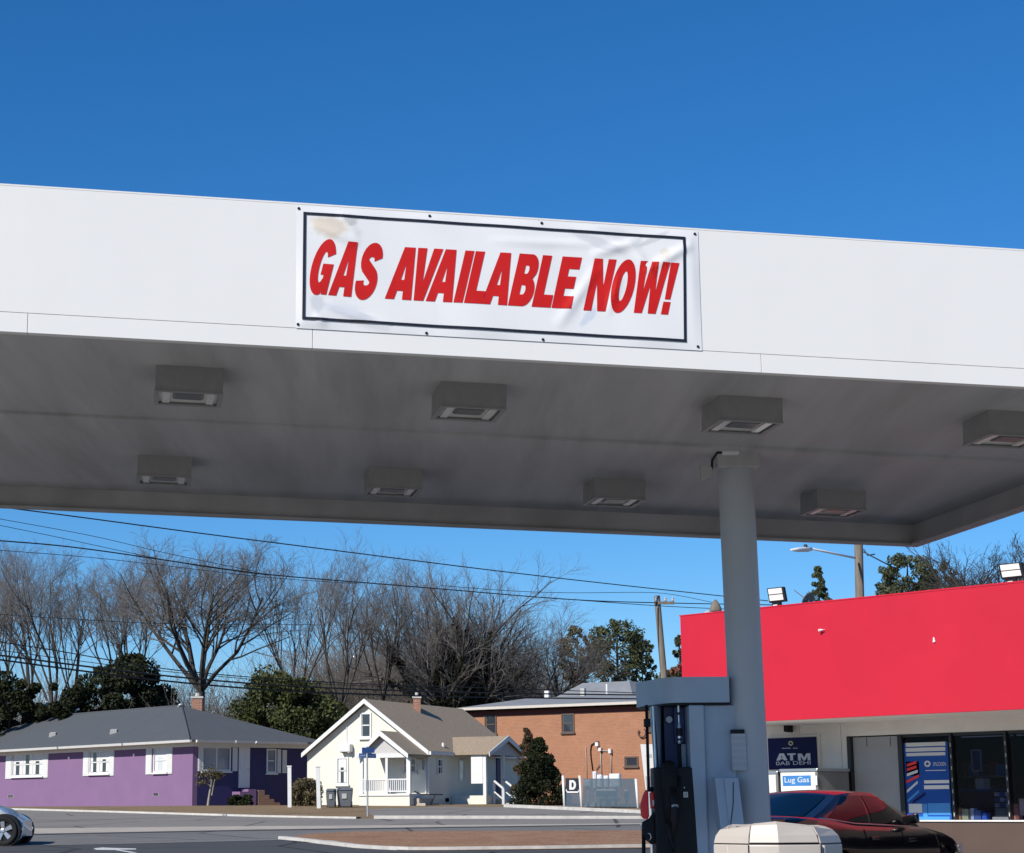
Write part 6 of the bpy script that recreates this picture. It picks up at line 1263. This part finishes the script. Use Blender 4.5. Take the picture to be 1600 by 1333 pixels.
wire([(0,1016),(130,1034),(269,1051),(400,1062),(500,1069.5),(700,1076)], .012, 'third thinner cable among the four low cables', GW)
leafy('evergreen_tree', 'dark ragged evergreen between the utility pole and the red fascia', 'tree', 1060, 1042, 1082, 990, 1100, 100, m_leafp, n=2600, size=.11, lumps=60, lump=.7, kind='cone', depth=1)
# ================================================================== cars
def interp(tab, x):
    for (a, v), (b, w_) in zip(tab[:-1], tab[1:]):
        if x <= b: return v+(w_-v)*max(0, (x-a))/(b-a)
    return tab[-1][1]
def make_car(name, label, M, paint, prof, wx=(-1.42,1.42), wr=.335, glass=None, spokes=5, tail=True):
    glass = glass or m_wind
    t_ = thing(name, label, 'car', M=M)
    xs = np.linspace(-prof['L']/2, prof['L']/2, 72); zs_n = 15
    RA = wr+.055
    for x in wx: xs[np.argmin(abs(xs-(x-RA)))] = x-RA; xs[np.argmin(abs(xs-(x+RA)))] = x+RA
    def sec(x):
        w_ = interp(prof['w'], x); zt_ = interp(prof['top'], x); zb = interp(prof['bot'], x); h = zt_-zb; P = []
        for f, k in ((0,.90),(.08,.95),(.2,.975),(.34,.99),(.48,1.0),(.60,1.0),(.70,.99),(.80,.965),(.875,.945),(.93,.92),(.97,.87),(.99,.78),(1.0,.6),(1.008,.3),(1.012,0)): P.append((w_*k, zb+h*f))
        return P
    for side in (None,):
        b = MB(M); S = [sec(x) for x in xs]; vs = []; 
        for x, P in zip(xs, S):
            vs += [(x, y, z) for y, z in P]+[(x, -y, z) for y, z in P[-2::-1]]
        nn = 2*zs_n-1; fs = []
        def dist(i): 
            x, y, z = vs[i]; return min(math.hypot(x-wx[0], z-wr), math.hypot(x-wx[1], z-wr))
        keep = []
        for i in range(len(xs)-1):
            for j in range(nn-1):
                q = (i*nn+j, (i+1)*nn+j, (i+1)*nn+j+1, i*nn+j+1)
                if all(dist(k) < RA+.001 for k in q) and (j < 9 or j > nn-11): continue
                fs.append(q); keep += q
        for i in set(keep):   # snap the arch edge to the circle
            x, y, z = vs[i]
            for xc in wx:
                d = math.hypot(x-xc, z-wr)
                if 1e-6 < d < RA and abs(y) > .5: vs[i] = (xc+(x-xc)*RA/d, y, wr+(z-wr)*RA/d)
        fs += [tuple(range(nn)), tuple(range((len(xs)-1)*nn, len(xs)*nn))[::-1]]
        b.add(vs, fs); body = b.build('body', paint, t_, smooth=35)
    # dark inner shell (wheel wells, floor)
    b = MB(M); b.box(-prof['L']/2+.15, prof['L']/2-.2, -.62, .62, .2, .62); b.build('underbody', m_rubber, t_)
    for x in wx:
        for s_ in (-1,1):
            b = MB(M @ Matrix.Translation((x, s_*.70, wr)) @ Matrix.Rotation(math.radians(90), 4, 'X'))
            b.lathe([(RA-.002,-.14),(RA-.002,.14)], 28); b.build('wheel_well', m_rubber, t_)
    # cabin
    g = prof['cab']; n = 16; base_r, base_f = g['base']; top_r, top_f = g['roof']; zr = g['zr']; yb, yr = g['yb'], g['yr']
    def roofz(x): k = (x-(top_r+top_f)/2)/((top_f-top_r)/2); return zr-.035*k*k
    def side_pt(u, v, s_, off=0):   # u rear->front, v base->roof
        xb = base_r+(base_f-base_r)*u; xr_ = top_r+(top_f-top_r)*u; zb = interp(prof['top'], xb)-.03; x = xb+(xr_-xb)*v; bul = .03*math.sin(math.pi*v)
        ybq = yb*(1-.10*abs(2*u-1)**3); yrq = yr*(1-.08*abs(2*u-1)**3)
        return V((x, s_*(ybq+(yrq-ybq)*v+bul+off), zb+(roofz(xr_)-zb)*v+off*.3))
    def patch(name, f, mm, nu=10, nv=6, par=t_):
        b = MB(M); b.add([f(i/nu, j/nv) for i in range(nu+1) for j in range(nv+1)], [(i*(nv+1)+j, (i+1)*(nv+1)+j, (i+1)*(nv+1)+j+1, i*(nv+1)+j+1) for i in range(nu) for j in range(nv)]); return b.build(name, mm, par, smooth=True)
    def roofpt(u, v):  # u rear->front v right->left
        s0 = side_pt(u, 1, -1); s1 = side_pt(u, 1, 1); p = s0.lerp(s1, v); p.z += .035*(1-(2*v-1)**2); return p
    cab = patch('cabin', lambda u, v: side_pt(u, v, -1), paint, 24, 8); patch('cabin_side', lambda u, v: side_pt(u, v, 1), paint, 24, 8)
    patch('roof_panel', roofpt, paint, 20, 12)
    def endpt(u0, v, w_, off=0):  # end surface (windscreen / rear window), v base->roof, w right->left
        a = side_pt(u0, v, -1); b_ = side_pt(u0, v, 1); p = a.lerp(b_, w_); bul = .10*(1-(2*w_-1)**2)*(1-v*.7)
        p.x += bul*(1 if u0 > .5 else -1)+off*(1 if u0 > .5 else -1); p.z += off+.035*(1-(2*w_-1)**2)*v; return p
    patch('screen_surround', lambda u, v: endpt(1, v, u), paint, 12, 8); patch('rear_surround', lambda u, v: endpt(0, v, u), paint, 12, 8)
    patch('windscreen', lambda u, v: endpt(1, .05+.89*v, .07+.86*u, .006), glass, 12, 8); patch('rear_window', lambda u, v: endpt(0, .10+.82*v, .09+.82*u, .006), glass, 12, 8)
    for s_ in (-1, 1):
        for (u0, u1, nm) in g['win']:
            patch('side_window', lambda u, v: side_pt(u0+(u1-u0)*u+.02*(v-.5)*(0), .07+.83*v, s_, .006), glass, 10, 6)
        b = MB(M); b.tube([side_pt(u_, .03, s_, .008) for u_ in np.linspace(.04,.93,14)], .009, 5); b.build('belt_trim', m_chrome, t_, smooth=True)
        mx = g['mirror']; p = side_pt(mx, .12, s_, .02); b = MB(M); b.hull8([(p.x-.06,p.y,p.z-.02),(p.x+.10,p.y,p.z-.02),(p.x+.05,p.y+s_*.2,p.z+.0),(p.x-.07,p.y+s_*.2,p.z+.0)],[(p.x-.06,p.y,p.z+.08),(p.x+.06,p.y,p.z+.09),(p.x+.02,p.y+s_*.2,p.z+.12),(p.x-.07,p.y+s_*.2,p.z+.12)]); b.build('door_mirror', paint, t_, bevel=.02, smooth=40)
        yy_ = interp(prof['w'], .2)
        for xd in g['seams']:
            zt_ = interp(prof['top'], xd); b = MB(M); b.tube([(xd, s_*(interp(prof['w'],xd)*f_+.001), z) for f_, z in ((.965,.30),(1.0,.55),(.985,zt_*.78),(.94,zt_-.08))], .005, 4); b.build('door_seam', m_rubber, t_)
        for xh in g['handles']:
            b = MB(M); w_ = interp(prof['w'], xh); zt_ = interp(prof['top'], xh); b.hull8([(xh-.1,s_*(w_*.965),zt_-.2),(xh+.1,s_*(w_*.965),zt_-.2),(xh+.1,s_*(w_*.965+.035),zt_-.2),(xh-.1,s_*(w_*.965+.035),zt_-.2)],[(xh-.1,s_*(w_*.96),zt_-.165),(xh+.1,s_*(w_*.96),zt_-.165),(xh+.1,s_*(w_*.96+.03),zt_-.165),(xh-.1,s_*(w_*.96+.03),zt_-.165)]); b.build('door_handle', paint, t_, bevel=.006)
        # lamps wrap the corners
        def lampq(name, x0, x1, z0, z1, mm, fr=.0):
            b = MB(M); ps = []; m_ = 6
            for k in range(m_+1):
                x = x0+(x1-x0)*k/m_; w_ = interp(prof['w'], x)
                zc_ = min(z1, interp(prof['top'], x)-.05)
                for z in (z0, (z0+zc_)/2, zc_): ps.append((x, s_*(w_*.995+.006), z+(.03*(1-k/m_) if not fr else 0)))
            b.add(ps, [(3*k+j, 3*k+3+j, 3*k+4+j, 3*k+1+j) for k in range(m_) for j in range(2)]); b.build(name, mm, t_, smooth=True)
        Lh = prof['L']/2
        lampq('tail_light', -Lh, -Lh+.42, prof['tz'][0], prof['tz'][1], m_tail); lampq('headlight', Lh-.5, Lh-.16, prof['hz'][0], prof['hz'][1], m_headl)
        b = MB(M); b.box(-Lh-.012, -Lh+.02, min(s_*.3,s_*.70), max(s_*.3,s_*.70), prof['tz'][0], prof['tz'][1]); b.build('tail_light', m_tail, t_, bevel=.008)
    b = MB(M); b.box(-prof['L']/2-.008, -prof['L']/2+.02, -.26, .26, .55, .68); b.build('number_plate', m_white, t_)
    b = MB(M); b.box(prof['L']/2-.03, prof['L']/2+.006, -.38, .38, .30, .44); b.build('grille', m_rubber, t_)
    # wheels
    for x in wx:
        for s_ in (-1, 1):
            W4 = M @ Matrix.Translation((x, s_*.80, wr)) @ Matrix.Rotation(math.radians(-90*s_), 4, 'X')   # local +z points outward
            b = MB(W4); b.lathe([(wr*.66,-.10),(wr*.93,-.11),(wr,-.085),(wr,.055),(wr*.94,.085),(wr*.80,.092),(wr*.70,.075),(wr*.70,-.09)], 32, cap=False); wl_ = b.build('wheel', m_rubber, t_, smooth=40)
            b = MB(W4); b.lathe([(wr*.70,-.06),(wr*.70,.06),(wr*.72,.078),(wr*.66,.078),(wr*.64,-.02),(.02,-.03)], 32, cap=False); b.build('rim_barrel', m_blackp, wl_, smooth=40)
            for k in range(spokes):
                a = 2*math.pi*k/spokes+.45; c_, sn = math.cos(a), math.sin(a); ra, rb = wr*.10, wr*.70; wa, wb = wr*.13, wr*.20
                f = lambda r, o_, z: (c_*r-sn*o_, sn*r+c_*o_, z)
                b = MB(W4); b.hull8([f(ra,-wa,.03),f(rb,-wb,.045),f(rb,wb,.045),f(ra,wa,.03)],[f(ra,-wa*.7,.062),f(rb,-wb*.8,.074),f(rb,wb*.8,.074),f(ra,wa*.7,.062)]); b.build('spoke', m_rim, wl_)
            b = MB(W4); b.lathe([(wr*.17,.03),(wr*.17,.066),(wr*.1,.075)], 14); b.build('hub', m_rim, wl_)
    return t_
sedan = dict(L=4.75, w=[(-2.375,.74),(-2.3,.83),(-2.0,.89),(-1.2,.915),(1.2,.915),(1.8,.89),(2.15,.80),(2.3,.68),(2.375,.55)],
    top=[(-2.375,1.0),(-2.34,1.06),(-2.15,1.12),(-1.6,1.11),(-.9,1.04),(.6,.99),(1.0,.98),(1.6,.90),(2.1,.78),(2.3,.66),(2.375,.55)],
    bot=[(-2.375,.38),(-2.2,.26),(-1.8,.2),(1.9,.2),(2.2,.24),(2.375,.32)], tz=(.88,1.09), hz=(.60,.73),
    cab=dict(base=(-1.80,1.12), roof=(-.85,.20), zr=1.40, yb=.80, yr=.60, win=[(.10,.44,0),(.475,.86,0)], mirror=.80, seams=(-.75,.25,1.2), handles=(-.55,.45)))
hatch = dict(L=4.4, w=[(-2.2,.74),(-2.1,.82),(-1.7,.89),(1.2,.90),(1.7,.88),(2.0,.80),(2.14,.68),(2.2,.52)],
    top=[(-2.2,.9),(-2.1,1.02),(-1.6,1.04),(.6,1.0),(1.0,1.0),(1.5,.93),(1.9,.82),(2.1,.69),(2.2,.55)],
    bot=[(-2.2,.36),(-2.0,.24),(-1.7,.18),(1.8,.17),(2.2,.2)], tz=(.80,.98), hz=(.62,.76),
    cab=dict(base=(-2.05,1.15), roof=(-1.5,.15), zr=1.46, yb=.80, yr=.60, win=[(.06,.30,0),(.33,.58,0),(.61,.88,0)], mirror=.80, seams=(-1.0,0,1.0), handles=(-.75,.2)))
# white car entering at the left: nose at the picture's x = 41, wheels on the road
wb_ = G(14, 1322.8); nose = atY(41.5, 1300, wb_.y)
WY = wb_.y+.86; zc = zt(WY); 
nose = atY(30, 1300, WY)
Mw = Matrix.Translation((nose.x-2.2, WY, zc)) @ Matrix.Rotation(math.atan(0), 4, 'Y')
# wheel centre photographed at x = 5
fwx = atY(5, 1300, WY-.85).x-(nose.x-2.2)
make_car('white_car', 'white car with five spoke alloy wheels entering at the left edge of the road', Mw, m_whitecar, hatch, wx=(fwx-2.62, fwx), wr=.325)
# black sedan parked by the shop, seen from its right rear
CAR_A = math.radians(CAR_ANG) if 'CAR_ANG' in globals() else math.radians(50)
tl = atY(1246, 1285, 22.6)   # right rear corner
ax = V((math.cos(CAR_A), math.sin(CAR_A), 0)); ay = V((-ax.y, ax.x, 0))
cc = V((tl.x, tl.y, 0))+ax*2.3+ay*.82
Ms = Matrix.Translation((cc.x, cc.y, .012)) @ Matrix.Rotation(CAR_A, 4, 'Z')
make_car('black_sedan', 'glossy black sedan parked in front of the shop behind the beige bin', Ms, m_blackcar, sedan, wx=(-1.40,1.42), wr=.335)
